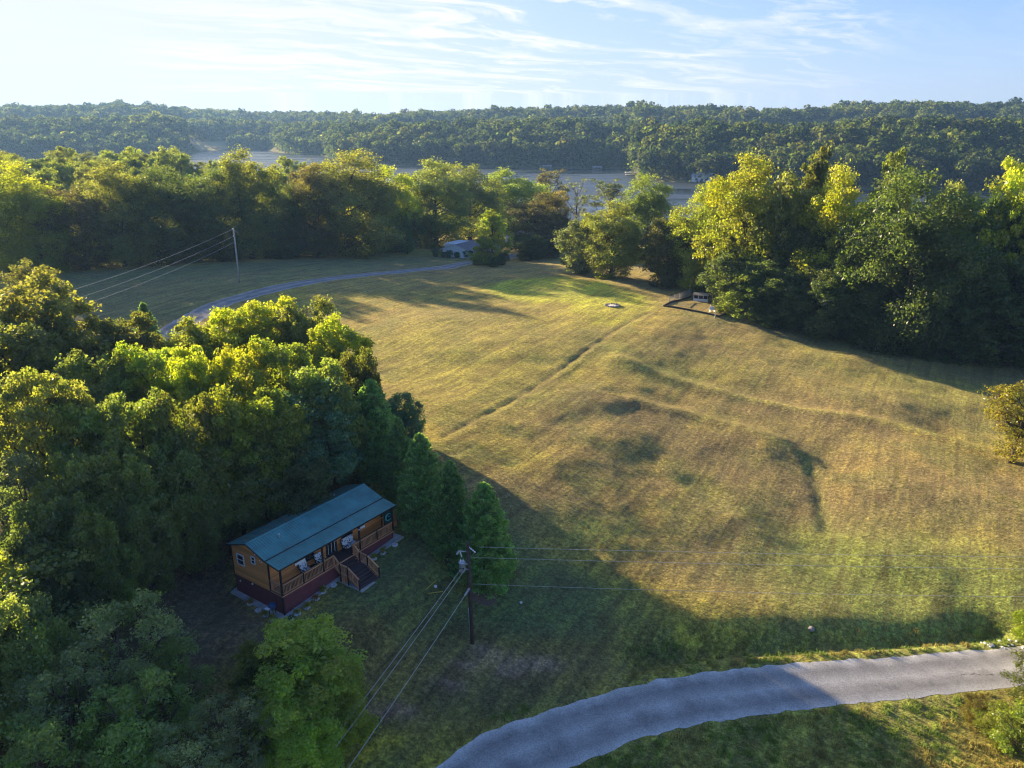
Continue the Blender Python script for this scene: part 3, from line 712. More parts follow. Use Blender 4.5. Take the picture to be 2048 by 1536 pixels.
for a in [
 (25,1210,10,190,'dense','green','dense dark green rounded tree at the lower left border'),
 (235,1225,9,240,'loose','grey','loose branching tree with pale twigs at the upper edge of the thicket'),
 (330,1285,6.5,150,'loose','green','loose tree reaching toward the cabin from the thicket'),
 (110,1330,8,240,'loose','grey','grey-green loose tree low in the left of the thicket'),
 (260,1370,8,240,'loose','green','loose tree in the middle of the thicket with a yellow sprig'),
 (598,1268,7.5,235,'dense','lime','bright green rounded tree at the right end of the thicket, beside the wires'),
 (645,1330,6.5,170,'dense','lime','lower lobe of bright green tree nearest the wires'),
 (520,1300,6.5,140,'round','sun','small yellowing tree against the bright green one'),
 (590,1420,6,180,'dense','lime','bright green small tree at the bottom edge beside the wires'),
 (460,1400,6.5,190,'loose','grey','twiggy tree with bare grey branches between the thicket and the bright green tree'),
 (60,1460,8,260,'loose','green','loose green tree in the bottom left corner'),
 (370,1480,6.5,240,'loose','grey','twiggy grey-green tree at the bottom edge of the thicket'),
]:
    tree_top(*a[:5], {'green': 'tgreen', 'lime': 'tlime', 'grey': 'tgrey'}.get(a[5], a[5]), a[6], group=TH, lod='near')
for px, pyb, pt, w, l in [(970,1178,975,112,'nearest dark cedar, beside the utility pole with a mulch ring at its foot'),(903,1112,930,98,'second cedar from the utility pole with its foot in a small mulch ring'),
                    (846,1058,876,92,'middle cedar of the row from the cabin to the field'),(803,1000,843,72,'narrow cedar behind the right end of the cabin'),(752,962,768,112,'tallest cedar of the row, furthest from the utility pole')]:
    tree_base(px, pyb, pt - 8, w * 1.18, 'cedar', 'cedar', l, name='cedar_tree', group='row of cedars beside the cabin', lod='near')
tree_base(808,905,786,84,'dense','blue','small round tree behind the tallest cedar at the edge of the field', lod='near')
tree_base(690,905,800,90,'round','dark','dark tree between the blue-green tree and the tallest cedar', lod='near', group=WOOD)
tree_base(2022,926,764,175,'loose','gold','autumn coloured tree with pale bare trunks at the right border of the field', lod='near')
tree_base(2075,930,770,150,'round','sun','green tree half out of view behind the autumn coloured tree', lod='near')
tree_base(2085,1425,1318,170,'loose','sun','drooping willowy tree overhanging the gravel road at the right border', lod='near')
tree_base(2065,1540,1410,170,'loose','lime','yellow-green shrubby tree in the bottom right corner', lod='near')
tree_base(2090,1300,1225,130,'dense','lime','leafy tree at the right border beyond the culvert', lod='near')

# far tree line beyond the upper lawn
LINE = 'tree line beyond the upper lawn'
for a in [
 (20,545,345,170,'round','yellow','yellow-green tree at the left end of the tree line'),
 (95,548,385,120,'round','lime','yellow-lit tree second from the left end of the tree line'),
 (175,540,395,130,'round','brown','dark brown-tinged tree left of the first gap in the tree line'),
 (250,533,345,150,'round','olive','broad olive crown in the left part of the tree line'),
 (320,527,352,140,'round','dark','tall dark crown left of the white pole'),
 (385,522,385,120,'round','dark','dark tree just left of the white pole'),
 (440,520,352,120,'round','dark','dark tree rising behind the white pole'),
 (505,517,318,130,'plume','olive','tallest tree of the line with a knobbly pointed top, right of the white pole'),
 (560,515,385,100,'round','dark','low dark tree right of the tallest tree of the line'),
 (635,515,345,110,'round','brown','brownish crown left of the broad oak'),
 (695,512,320,175,'round','olive','broad brown-green crown, widest of the middle of the line'),
 (748,508,372,110,'round','green','green tree between the broad oak and the yellow-topped tree'),
 (792,503,348,95,'round','yellow','narrow yellow-topped tree left of the large green crown by the white house'),
 (872,492,338,140,'round','green','large green crown directly left of the white house roof'),
 (940,480,345,120,'round','olive','tree with a reddish top behind the white house'),
 (1020,478,355,130,'round','green','rounded dark tree with lake showing beneath it, behind the driveway end'),
 (1098,455,338,95,'loose','brown','brown thin-leaved tree standing before the water'),
 (1150,470,355,80,'bare','grey','nearly bare tree through which the lake shows'),
 (1215,470,358,110,'loose','grey','dark open-crowned tree in front of the bright water'),
]:
    tree_base(a[0], a[1], a[2] - (13 if a[0] < 1050 else 0), a[3] * (1.15 if a[0] < 1050 else 1), *a[4:], group=LINE, lod='mid')
for a in [
 (598,512,410,88,'cedar','dark','broad dark conifer shape in front of the tree line'),
 (815,508,428,40,'cedar','cedar','narrow dark cedar left of the white house')]:
    tree_base(*a, name='conifer', lod='mid')
# mid ground trees near the house and the crest
for a in [
 (1083,512,392,150,'round','brown','brown-leaved tree with a yellow top behind the dark bush'),
 (1100,470,380,70,'round','gold','golden crown peeking over the brown-leaved tree'),
 (984,530,420,84,'plume','lime','feathery yellow-green tree hiding the right half of the white house'),
 (1160,548,440,110,'dense','grey','left one of the pair of round grey-green trees on the crest'),
 (1222,555,408,135,'round','olive','right one of the pair of round trees on the crest, taller with visible trunks'),
 (1290,520,352,110,'plume','green','tall narrow tree in front of the lake, left of the yellow trees'),
 (1335,575,440,110,'dense','brown','brownish leafy tree leaning over the garden fence'),
]:
    tree_base(*a, lod='mid')
tree_base(1062,520,470,84,'dense','dark','dark round bush tree at the end of the driveway', lod='mid')
RC = 'trees of the dark wood right of the field'
for a in [
 (1480,318,22,160,'round','yellow','tall bright yellow-green tree, highest sunlit crown left in the right-hand wood'),
 (1400,372,20,120,'round','lime','yellow-green tree beside the left edge of the right-hand wood'),
 (1600,300,20,100,'plume','sun','single green top rising behind the right-hand wood against the far shore'),
 (1545,350,22,110,'round','olive','olive tree between the tallest yellow tree and the yellow row behind'),
 (1655,342,22,140,'round','yellow','yellow-topped broad tree in the middle of the right-hand wood'),
 (1740,308,22,80,'plume','sun','spindly high top behind the great dark crown'),
 (1905,395,22,120,'round','dark','dark green crown behind the right shoulder of the great dark crown'),
 (1965,328,23,120,'plume','yellow','yellow-lit pointed tree toward the right border'),
 (2035,365,22,110,'round','sun','yellow-green tree at the right border behind the dark wood'),
 (1345,440,18,110,'round','sun','yellow-green tree at the left corner of the right-hand wood'),
 (1420,450,20,140,'round','olive','yellow-green tree above the garden'),
 (1500,445,20,140,'round','olive','olive tree shading the back of the garden'),
 (1580,440,20,130,'round','dark','dark green crown in the front of the right-hand wood'),
 (1800,348,24,250,'round','dark','great rounded dark crown, largest of the right-hand wood'),
 (1680,430,21,150,'round','dark','dark crown left of the great rounded crown'),
 (1960,440,21,180,'round','dark','dark crown right of the great rounded crown'),
 (2045,455,21,160,'round','dark','dark crown at the right border of the wood'),
 (1860,500,19,170,'round','dark','dark crown in front of the great rounded crown'),
 (1745,520,17,150,'dense','dark','low dark crown in front of the great rounded crown, left side'),
 (1480,540,14,120,'round','green','green tree directly behind the garden'),
 (1560,550,14,130,'round','dark','dark tree right of the garden'),
 (1640,560,14,130,'dense','dark','low dark tree at the foot of the wood, left of the centre'),
 (1820,580,14,150,'dense','dark','low dark tree at the foot of the wood, right of the centre'),
 (1910,590,14,140,'dense','dark','low dark tree second from the right along the foot of the wood'),
 (1990,570,16,160,'round','dark','dark front tree close to the right border'),
 (2070,560,17,160,'round','dark','dark front tree cut by the right border'),
 (1720,610,11,120,'dense','dark','lowest dark tree of the wood overhanging the mown grass'),
]:
    foot = np.interp(a[0], [1345, 1440, 1600, 1800, 2070], [596, 622, 668, 706, 738])
    up = 0 if a[1] > 530 or a[0] == 1800 else 18 if a[1] > 480 else 34 if a[1] > 430 else (50 if a[0] in (1600, 1740) else 30)
    tree_base(a[0], foot - up, a[1], a[3] * (1.25 if a[1] < 400 and a[0] != 1800 else 1), *a[4:], group=RC, lod='mid')
ORD = 'first second third fourth fifth sixth seventh eighth ninth tenth eleventh twelfth thirteenth fourteenth fifteenth sixteenth'.split()
# ranks of trees behind the line, each placed on the ground
def ranks(n, xs, ys, hs, ws, tones, what, kinds=('round', 'round', 'plume', 'dense'), jit=5, g_=None):
    for i in range(n):
        f = (i + .5) / n; x = xs[0] + (xs[1] - xs[0]) * f + random.uniform(-jit, jit); y = ys[0] + (ys[1] - ys[0]) * f + random.uniform(-jit, jit)
        if gz(x, y) < LAKE + .8: continue
        tn = random.choice(tones)
        nm = {'dark': 'dark green', 'green': 'green', 'olive': 'olive', 'yellow': 'yellow', 'lime': 'yellow-green', 'brown': 'brownish', 'grey': 'grey-green', 'gold': 'golden', 'sun': 'light green'}[tn]
        plant(x, y, random.uniform(*hs), random.uniform(*ws), random.choice(kinds), tn, '%s%s crown, %s from the left in the %s' % ('' if i % 2 or len(nm.split()) > 1 else 'broad ', nm, ORD[i], what), lod='mid', group=g_ or what)
MX = ['dark', 'green', 'olive', 'olive', 'lime', 'brown', 'sun']
ranks(13, (-150, -28), (238, 244), (15, 19), (10, 14), MX, 'second rank of the far tree line')
ranks(14, (-190, -45), (262, 270), (17, 22), (11, 15), MX, 'third rank of the far tree line')
ranks(15, (-215, -75), (290, 300), (17, 22), (11, 15), ['olive', 'lime', 'sun', 'green', 'dark'], 'fourth rank of the far tree line')
ranks(14, (-240, -115), (322, 335), (14, 18), (12, 16), ['olive', 'lime', 'sun', 'green', 'grey'], 'fifth rank of the far tree line')
ranks(11, (-270, -155), (360, 372), (12, 16), (12, 17), ['olive', 'lime', 'sun', 'dark', 'grey'], 'hindmost rank of the left wood')
ranks(7, (60, 200), (185, 205), (20, 25), (10, 14), ['dark', 'green', 'olive'], 'inner rank of the right-hand wood')
ranks(7, (60, 190), (215, 228), (20, 25), (10, 14), ['green', 'olive', 'lime', 'yellow'], 'lake side rank of the right-hand wood')
ranks(6, (85, 150), (155, 165), (19, 24), (10, 13), ['dark', 'green'], 'shaded rank inside the right-hand wood')
# off to the left and behind, the wood goes on and throws the long shade
ranks(8, (-62, -55), (26, 78), (13, 15), (9, 12), ['green', 'olive', 'dark'], 'outer left side of the wood', kinds=('round', 'plume'))
ranks(6, (-40, -30), (22, 46), (9, 11), (8, 10), ['green', 'olive'], 'left side of the bottom thicket', kinds=('round',), jit=2)

# shrubs
def bush(px, py, w, h, tone, label, group=None, kind='dense'):
    p = hit(px, py); r_ = plant(p[0], p[1], h, w, kind, tone, label, name='shrub', lod='mid' if p[1] > 112 else 'near', cat='shrub', group=group, trunk=False); return r_
for i, (px, py, w, h, l) in enumerate([(872,514,2.6,2.6,'round dark shrub at the left corner of the white house'),(887,515,1.8,1.6,'small low shrub under the gable of the white house, left one'),(898,516,2.4,2.2,'larger dark shrub under the middle of the white gable'),
      (914,516,1.9,1.7,'small dark shrub under the right part of the white gable'),(934,516,2.6,2.4,'dark shrub at the right corner of the white house'),(946,514,2.0,1.9,'dark shrub by the porch of the white house')]):
    bush(px, py, w, h, 'blue', l, 'shrubs round the white house')
UND = 'low trees filling the foot of the far tree line'
for i, px in enumerate(range(-10, 860, 58)):
    tn = ['dark', 'green', 'dark', 'blue', 'dark', 'green'][i % 6]
    tree_base(px, np.interp(px, [0, 300, 600, 860], [541, 523, 509, 497]) + (i % 3) * 2, [430, 455, 440, 470, 425][i % 5], [95, 80, 105, 88][i % 4], ['dense', 'round'][i % 2], tn, '%s low tree, %s from the left along the foot of the far tree line' % ({'dark': 'dark', 'green': 'green', 'blue': 'blue-green'}[tn], ORD[i]), lod='mid', group=UND)
for i, px in enumerate(range(1455, 2080, 60)):
    tree_base(px, np.interp(px, [1345, 1440, 1600, 1800, 2070], [596, 622, 668, 706, 738]) - 8, [505, 520, 540, 530][i % 4], [115, 120, 110][i % 3], ['dense', 'round'][i % 2], 'dark', '%s low tree, %s from the left along the shaded foot of the right-hand wood' % ('dark', ORD[i]), lod='mid', group='low trees along the foot of the right-hand wood')
for i, (px, py, w, h, tn, l) in enumerate([(958,530,5,3.2,'lime','yellow-green shrub at the left foot of the feathery tree'),(1000,530,5,3,'dark','dark shrub at the foot of the feathery tree beside the driveway'),(985,534,4,2.5,'dark','low dark shrub under the feathery tree'),
      (1110,515,5,4,'grey','grey shrub between the dark bush tree and the round pair'),(1340,570,5,4,'brown','brownish shrub left of the garden fence'),(30,540,9,5,'olive','low shrub at the left end of the tree line'),
      (250,520,9,3.5,'yellow','sunlit yellow undergrowth shrub left of the white pole'),(330,517,7,2.6,'lime','yellow-green undergrowth shrub under the dark crowns'),(415,512,8,3.2,'yellow','bright yellow shrub just left of the white pole'),
      (450,511,8,3.6,'yellow','brightest yellow shrub behind the white pole'),(540,511,8,2.6,'yellow','yellow shrub right of the white pole'),(505,512,7,3,'lime','yellow-green shrub beside the white pole'),(570,512,6,2.4,'yellow','small yellow shrub left of the dark conifer'),
      (1960,1440,3,1.5,'gold','straw-coloured weedy shrub below the gravel road'),(2010,1480,4,2.2,'lime','yellow-green leafy shrub near the bottom right corner'),
      (530,1010,4,2.6,'dark','dark shrub behind the cabin'),(690,965,4,2.6,'brown','brown shrub behind the right end of the roof')]):
    bush(px, py, w, h, tn, l)

# ------------------------------------------------------------------ far wood across the lake (one mass of crowns)
def far_blob(seed, cone=False):
    r = np.random.default_rng(seed); n = 300
    if cone:
        z = r.random(n) * 13; rr = (1 - z / 14) * 3.2 * r.uniform(.5, 1, n); a = r.uniform(0, 6.283, n)
        c = np.stack([np.cos(a) * rr, np.sin(a) * rr, z + 3], 1); no = unit(c - np.array([0, 0, 6]))
    else:
        lb = fib(9, r) * r.uniform(.45, .7, 9)[:, None] * np.array([4.8, 4.8, 4.2]) + np.array([0, 0, 12.0]); lb[:, 2] = np.maximum(lb[:, 2], 8)
        k_ = r.integers(0, 9, n); v = unit(r.normal(size=(n, 3)) + np.array([0, 0, .35])); c = lb[k_] + v * r.uniform(2.0, 2.7, n)[:, None] * np.array([1, 1, .85]); no = unit(v + unit(c - np.array([0, 0, 10.])))
    V, F_ = leaves(c, no, 1.75, 1.25, r)
    V2, F2 = leaves(np.stack([r.normal(size=60) * 2.4, r.normal(size=60) * 2.4, r.uniform(0, 9, 60)], 1), r.normal(size=(60, 3)), 2.0, 1.4, r)
    V = np.concatenate([V, V2]); F_ = np.concatenate([F_, F2 + n * 4])
    o = link('far_crown', mesh_np('far_crown', V, F_, M['leaf_far'], np.repeat(r.uniform(0, 1, (n + 60, 3)), 4, 0)))
    return o
def scatter(name, P_, protos, scales, rots, rsel):
    me = bpy.data.meshes.new(name); me.vertices.add(len(P_)); me.vertices.foreach_set('co', np.asarray(P_, np.float32).ravel())
    for nm, ty, arr in (('scl', 'FLOAT', scales), ('rot', 'FLOAT', rots), ('sel', 'INT', rsel)):
        at = me.attributes.new(nm, ty, 'POINT'); at.data.foreach_set('value', arr)
    o = link(name, me)
    ng = bpy.data.node_groups.new(name, 'GeometryNodeTree'); ng.interface.new_socket('Geometry', in_out='INPUT', socket_type='NodeSocketGeometry'); ng.interface.new_socket('Geometry', in_out='OUTPUT', socket_type='NodeSocketGeometry')
    g = G(ng); gi = g.n('NodeGroupInput'); jn = g.n('GeometryNodeJoinGeometry')
    def attr(nm, ty):
        a = g.nt.nodes.new('GeometryNodeInputNamedAttribute'); a.data_type = ty; a.inputs[0].default_value = nm; return a.outputs[0]
    sc, rt, se = attr('scl', 'FLOAT'), attr('rot', 'FLOAT'), attr('sel', 'INT')
    for i, pr in enumerate(protos):
        oi = g.n('GeometryNodeObjectInfo', {0: pr}); cmp_ = g.nt.nodes.new('FunctionNodeCompare'); cmp_.data_type = 'INT'; cmp_.operation = 'EQUAL'
        ng.links.new(se, cmp_.inputs[2]); cmp_.inputs[3].default_value = i
        ip = g.nt.nodes.new('GeometryNodeInstanceOnPoints'); ng.links.new(gi.outputs[0], ip.inputs['Points']); ng.links.new(cmp_.outputs[0], ip.inputs['Selection'])
        ng.links.new(oi.outputs['Geometry'], ip.inputs['Instance']); ng.links.new(sc, ip.inputs['Scale'])
        ro = g.n('ShaderNodeCombineXYZ', {2: rt}).outputs[0]; er = g.nt.nodes.new('FunctionNodeEulerToRotation'); ng.links.new(ro, er.inputs[0]); ng.links.new(er.outputs[0], ip.inputs['Rotation'])
        ng.links.new(ip.outputs[0], jn.inputs[0])
    go = g.n('NodeGroupOutput'); ng.links.new(jn.outputs[0], go.inputs[0])
    md = o.modifiers.new('scatter', 'NODES'); md.node_group = ng
    return o
rr_ = np.random.default_rng(99)
px_, py_ = [], []
dgrid = 500.0
while dgrid < 2100:
    step = 9.5 if dgrid < 1300 else 11.5
    half = dgrid * .80
    xs = np.arange(-half, half, step) + rr_.uniform(-3, 3, int(math.ceil(2 * half / step)))[:len(np.arange(-half, half, step))]
    px_.append(xs); py_.append(np.full(len(xs), dgrid) + rr_.uniform(-3, 3, len(xs))); dgrid += step
px_, py_ = np.concatenate(px_), np.concatenate(py_); pz_ = ground(px_, py_)
pxs_ = 1024 + F_PX * (px_ / py_) / math.cos(PITCH) * .985
bay = (np.abs(pxs_ - 418) < 44) & (py_ > 1000) & (pz_ < LAKE + 13)
# drop what lies well behind the skyline
ds_ = np.interp(pxs_, SH_PX, SH_D)
keep = (pz_ > LAKE + .15) & (~bay) & (py_ < ds_ + 820)
px_, py_, pz_ = px_[keep], py_[keep], pz_[keep]
big = fbm(px_ / 60, py_ / 60, 2)
sc_ = (rr_.uniform(.70, 1.35, len(px_)) * (.9 + .6 * big) * np.where(rr_.random(len(px_)) < .03, 1.25, 1)).astype(np.float32)
protos = [far_blob(s) for s in (1, 2, 3, 4, 5)] + [far_blob(6, True)]
for p_ in protos: p_.location = (0, -900, -60); tag(p_, kind='helper'); p_.hide_render = True
sel_ = rr_.integers(0, 5, len(px_)); sel_[rr_.random(len(px_)) < .05] = 5
o = scatter('far_shore_wood', np.stack([px_, py_, pz_ - .5], 1), protos, sc_, rr_.uniform(0, 6.28, len(px_)).astype(np.float32), sel_.astype(np.int32))
tag(o, 'dense blue-green forest covering the hills across the lake', 'forest', kind='stuff')
print('far crowns', len(px_), 'trees', len(TREES))

# ------------------------------------------------------------------ grass tufts and weeds that stand up from the mown field
def tuft(seed, n, h, spread, col, name):
    r = np.random.default_rng(seed); V, Fq = [], []
    for i in range(n):
        a = r.uniform(0, 6.283); rr = spread * r.random() ** .5; b_ = np.array([rr * math.cos(a), rr * math.sin(a), 0]); l = h * r.uniform(.5, 1.15)
        dv = np.array([r.normal() * .35, r.normal() * .35, 1]); dv /= np.linalg.norm(dv); sd = np.array([math.sin(a * 3), math.cos(a * 3), 0]) * .018 * (1 + h)
        t = b_ + dv * l; V += [b_ - sd, b_ + sd, t + sd * .3, t - sd * .3]; k = len(V); Fq.append((k - 4, k - 3, k - 2, k - 1))
    m, g = new_mat(name); rn = g.n('ShaderNodeObjectInfo').outputs['Random']; v = g.math('ADD', .6, g.math('MULTIPLY', rn, .8))
    c = g.mix(1.0, col, g.n('ShaderNodeCombineColor', {0: v, 1: v, 2: v}).outputs[0], 'MULTIPLY')
    finish(m, g, g.n('ShaderNodeMixShader', {0: .35, 1: g.n('ShaderNodeBsdfDiffuse', {'Color': c}).outputs[0], 2: g.n('ShaderNodeBsdfTranslucent', {'Color': c}).outputs[0]}).outputs[0])
    o = link(name, mesh_np(name, V, Fq, m)); o.location = (0, -900, -62); o.hide_render = True; tag(o, kind='helper'); return o
tp = [tuft(1, 9, .065, .20, (.36, .29, .09), 'dry_tuft'), tuft(2, 9, .07, .20, (.27, .29, .06), 'green_tuft'), tuft(3, 26, .24, .24, (.34, .30, .09), 'tall_weed'), tuft(4, 26, .27, .24, (.22, .30, .06), 'green_weed')]
gr_ = np.random.default_rng(12); n_ = 95000
ty = 34 + 118 * gr_.random(n_) ** 1.15; txx = (gr_.random(n_) * 1.55 - .62) * ty
tz = ground(txx, ty); de, _ = seg_dist(txx, ty, LANE); dv_, _ = seg_dist(txx, ty, [tuple(p) for p in np.array(drv)])
u_, v_ = txx - SITE_O[0], ty - SITE_O[1]; sc_, tc2 = u_ * SA[0] + v_ * SA[1], u_ * SB[0] + v_ * SB[1]
ok = (de > 2.5) & (dv_ > 2.0) & ~((sc_ > -.6) & (sc_ < 12.8) & (tc2 > -3.1) & (tc2 < 6.2))
# tall growth: strip below the road, the ditch bank and the damp swale
bl = ty < np.interp(txx, [p[0] for p in LANE], [p[1] for p in LANE]); dd_, _ = seg_dist(txx, ty, DITCH); ds2, _ = seg_dist(txx, ty, SWALE)
edge = (de > 2.4) & (de < 3.3)
tall = (bl & (gr_.random(n_) < .35)) | ((dd_ < 2.0) & (gr_.random(n_) < .3)) | (edge & (gr_.random(n_) < .3))
grn = fbm(txx / 4 + 7, ty / 4, 3) + .25 * np.exp(-(ds2 / 3) ** 2) > .52
sel = np.where(tall, np.where(grn, 3, 2), np.where(grn, 1, 0)).astype(np.int32)
ok &= ~((txx < -13.5) & (ty < 72)); lawn = (txx < 9) & (ty > 44) & (ty < 62); ok &= ~(lawn & (gr_.random(n_) < .8))
scl = (gr_.uniform(.55, 1.25, n_) * np.where(tall, gr_.uniform(.5, 1.2, n_), 1)).astype(np.float32)
o = scatter('field_grass', np.stack([txx, ty, tz - .01], 1)[ok], tp, scl[ok], gr_.uniform(0, 6.28, n_)[ok].astype(np.float32), sel[ok])
tag(o, 'dry mown grass tufts and roadside weeds across the field', 'grass', kind='stuff')

# ------------------------------------------------------------------ cabin
def wood_mat(name, c, rough=.6, grain=18):
    m, g = new_mat(name)
    co = g.n('ShaderNodeTexCoord').outputs['Object']; rnd = g.n('ShaderNodeObjectInfo').outputs['Random']
    mp = g.n('ShaderNodeMapping', {'Vector': co, 'Scale': (.6, grain, grain)}).outputs[0]
    f = g.ramp(g.noise(mp, 1.2, 4, .6), [(.3, .70), (.7, 1.25)])
    k = g.math('ADD', .72, g.math('MULTIPLY', rnd, .5))
    cc = g.mix(1.0, g.mix(1.0, c, f, 'MULTIPLY'), g.n('ShaderNodeCombineColor', {0: k, 1: k, 2: k}).outputs[0], 'MULTIPLY')
    return finish(m, g, g.n('ShaderNodeBsdfPrincipled', {'Base Color': cc, 'Roughness': rough, 'Specular IOR Level': .3}).outputs[0])
M['siding'] = wood_mat('stained_log_siding', (.74, .285, .080)); M['rail'] = wood_mat('rail_wood', (.66, .31, .15), .6)
M['trim'] = simple('dark_trim', (.030, .020, .020), .5); M['skirt'] = simple('maroon_skirting', (.170, .045, .055), .6, .18, 3)
M['deck'] = wood_mat('dark_deck_stain', (.080, .052, .056)); M['concrete'] = simple('concrete', (.42, .40, .37), .9, .22, 2.2, bump=.3)
M['roof'] = simple('teal_metal_roof', (.095, .285, .265), .42, .22, .9, metal=.25, spec=.5)
M['white'] = simple('white_paint', (.72, .72, .70), .5, .06); M['black'] = simple('black_metal', (.022, .022, .024), .5)
M['frame'] = simple('white_vinyl', (.70, .70, .70), .4, .04)
m, g = new_mat('window_glass'); M['glass'] = finish(m, g, g.n('ShaderNodeBsdfPrincipled', {'Base Color': (.015, .02, .025, 1), 'Roughness': .05, 'Specular IOR Level': .8}).outputs[0])
m, g = new_mat('patterned_cushion'); co = g.n('ShaderNodeTexCoord').outputs['Object']
vo = g.n('ShaderNodeTexVoronoi', {'Vector': co, 'Scale': 7.0}).outputs['Distance']
M['cushion'] = finish(m, g, g.n('ShaderNodeBsdfPrincipled', {'Base Color': g.mix(g.ramp(vo, [(.34, 0), (.42, 1)]), (.05, .06, .08), (.72, .73, .75)), 'Roughness': .9}).outputs[0])
M['dgreen'] = simple('dark_green_panel', (.018, .035, .030), .6); M['teal'] = simple('teal_paint', (.03, .42, .45), .5); M['galv'] = simple('galvanised_grey', (.36, .42, .47), .4, .15, metal=.3)
M['blue'] = simple('blue_enamel', (.015, .06, .17), .3); M['gold_leaf'] = simple('yellow_plant', (.30, .30, .05), .8, .4, 9)
M['stone_white'] = simple('white_stone', (.62, .62, .62), .8, .2, 5); M['stone_grey'] = simple('grey_stone', (.24, .22, .20), .9, .35, 5)
M['ash'] = simple('pale_ash', (.62, .58, .52), .95, .25, 4); M['mulch'] = simple('wood_mulch', (.155, .105, .080), .95, .6, 11, bump=.9)
M['yellow'] = simple('yellow_plastic', (.55, .45, .04), .5); M['wire_pale'] = simple('pale_wire', (.50, .50, .48), .5); M['wire'] = simple('grey_wire', (.42, .42, .38), .6); M['pole'] = simple('creosoted_pole', (.055, .038, .032), .8, .4, 4)
M['pole_grey'] = simple('weathered_pole', (.36, .33, .31), .8, .25, 3)

CAB_L, ZD, TW, TB = 11.7, 1.93, 1.35, 5.62       # length, deck height, front wall, back wall
cab = root('cabin', (SITE_O[0], SITE_O[1], 0), 'long cabin with orange log siding, teal metal roof and maroon skirting', 'cabin', None, SITE_A)
def cz(s): return float(slab_z(s))
# foundation strip following the slope
fb = MB(); n_ = 14
for i in range(n_):
    s0, s1 = -.45 + i * (CAB_L + 1.0) / n_, -.45 + (i + 1) * (CAB_L + 1.0) / n_
    j0, j1 = (.32 if i < 12 else .62) + .07 * math.sin(i * 1.9), (.32 if i + 1 < 12 else .62) + .07 * math.sin((i + 1) * 1.9)
    fb.add([(s0, -j0, cz(s0) - .3), (s1, -j1, cz(s1) - .3), (s1, TB + .35, cz(s1) - .3), (s0, TB + .35, cz(s0) - .3),
            (s0, -j0, cz(s0) + .05), (s1, -j1, cz(s1) + .05), (s1, TB + .35, cz(s1) + .05), (s0, TB + .35, cz(s0) + .05)],
           [(0,3,2,1),(4,5,6,7),(0,1,5,4),(2,3,7,6)] + ([(3,0,4,7)] if i == 0 else []) + ([(1,2,6,5)] if i == n_ - 1 else []))
fb.build('foundation_slab', M['concrete'], cab)
MB().box(5.0, 7.4, -2.98, -.30, cz(5.0) - .45, cz(6) - .02).build('stair_pad', M['concrete'], cab)
# skirting panels
for i in range(10):
    s0, s1 = i * CAB_L / 10 + .006, (i + 1) * CAB_L / 10 - .006
    if 4.9 < (s0 + s1) / 2 < 5.0: pass
    MB().prism([(s0, 0, cz(s0)), (s1, 0, cz(s1)), (s1, 0, ZD - .10), (s0, 0, ZD - .10)], (0, 0, 0), (0, .05, 0)).build('skirt_panel', M['skirt'], cab)
for sx in (0, CAB_L - .05):
    for i in range(5):
        t0, t1 = .055 + i * (TB - .055) / 5, .055 + (i + 1) * (TB - .055) / 5 - .01
        MB().box(sx, sx + .05, t0, t1, cz(sx) - .02, ZD - .10).build('skirt_panel', M['skirt'], cab)
MB().box(0, CAB_L, TB - .05, TB, cz(0), ZD - .1).build('skirt_panel', M['skirt'], cab)
MB().box(-.05, .0, -.05, .02, cz(0), ZD - .1).build('corner_trim', M['skirt'], cab)
MB().box(-.06, CAB_L + .06, -.06, -.002, ZD - .10, ZD - .03).build('rim_board', M['rail'], cab)
MB().box(-.06, -.002, .0, 1.30, ZD - .10, ZD - .03).build('rim_board', M['rail'], cab)
# deck boards
db = MB(); q = 0.0
while q < TW - .05: db.box(0, CAB_L, q + .004, q + .134, ZD - .03, ZD + .012 * (1 + .1 * random.random())); q += .14
tag(db.build('deck_boards', M['deck'], cab), kind='stuff')
# core walls
wl = MB(); wl.box(.03, CAB_L - .03, TW + .03, TB - .03, ZD - .1, 4.42)
wl.prism([(.03, TW + .03, 4.42), (.03, TB - .03, 4.42), (.03, 3.42, 5.12)], (0, 0, 0), (CAB_L - .06, 0, 0)).build('wall', M['trim'], cab)
# siding courses, each a lapped log board
CH = .195
def roof_z(t):
    if t < 1.25: return 4.30 + (t + .22) / 1.47 * .22
    if t < 3.42: return 4.52 + (t - 1.25) / 2.17 * .73
    return 5.25 - (t - 3.42) / 2.43 * .82
def roof_t(z):   # front and rear limits of the gable at height z
    f = TW if z <= roof_z(TW) - .06 else 1.25 + (z + .06 - 4.52) / .73 * 2.17
    b_ = TB if z <= roof_z(TB) - .06 else 3.42 + (5.25 - z - .06) / .82 * 2.43
    return max(f, TW), min(b_, TB)
z = ZD - .1
while z < 4.42:                                    # front wall, between the trims
    z1 = min(z + CH, 4.44)
    for sa, sb in ((.06, 5.42), (6.62, CAB_L - .06)):
        MB().prism([(sa, TW + .03, z), (sa, TW - .062, z + .02), (sa, TW - .012, z1 - .035), (sa, TW + .03, z1 - .034)], (0,0,0), (sb - sa, 0, 0)).build('siding_board', M['siding'], cab)
    z += CH
for sx, dr in ((0, -1), (CAB_L, 1)):
    z = ZD - .1
    while z < 5.10:
        z1 = z + CH; t0, t1 = roof_t(z1)
        if t1 - t0 < .25: break
        xs0 = sx - dr * .03
        MB().prism([(xs0, t0 + .05, z), (sx + dr * .062, t0 + .05, z + .02), (sx + dr * .012, t0 + .05, z1 - .035), (xs0, t0 + .05, z1 - .034)], (0,0,0), (0, t1 - t0 - .1, 0)).build('siding_board', M['siding'], cab)
        z += CH
z = ZD - .1
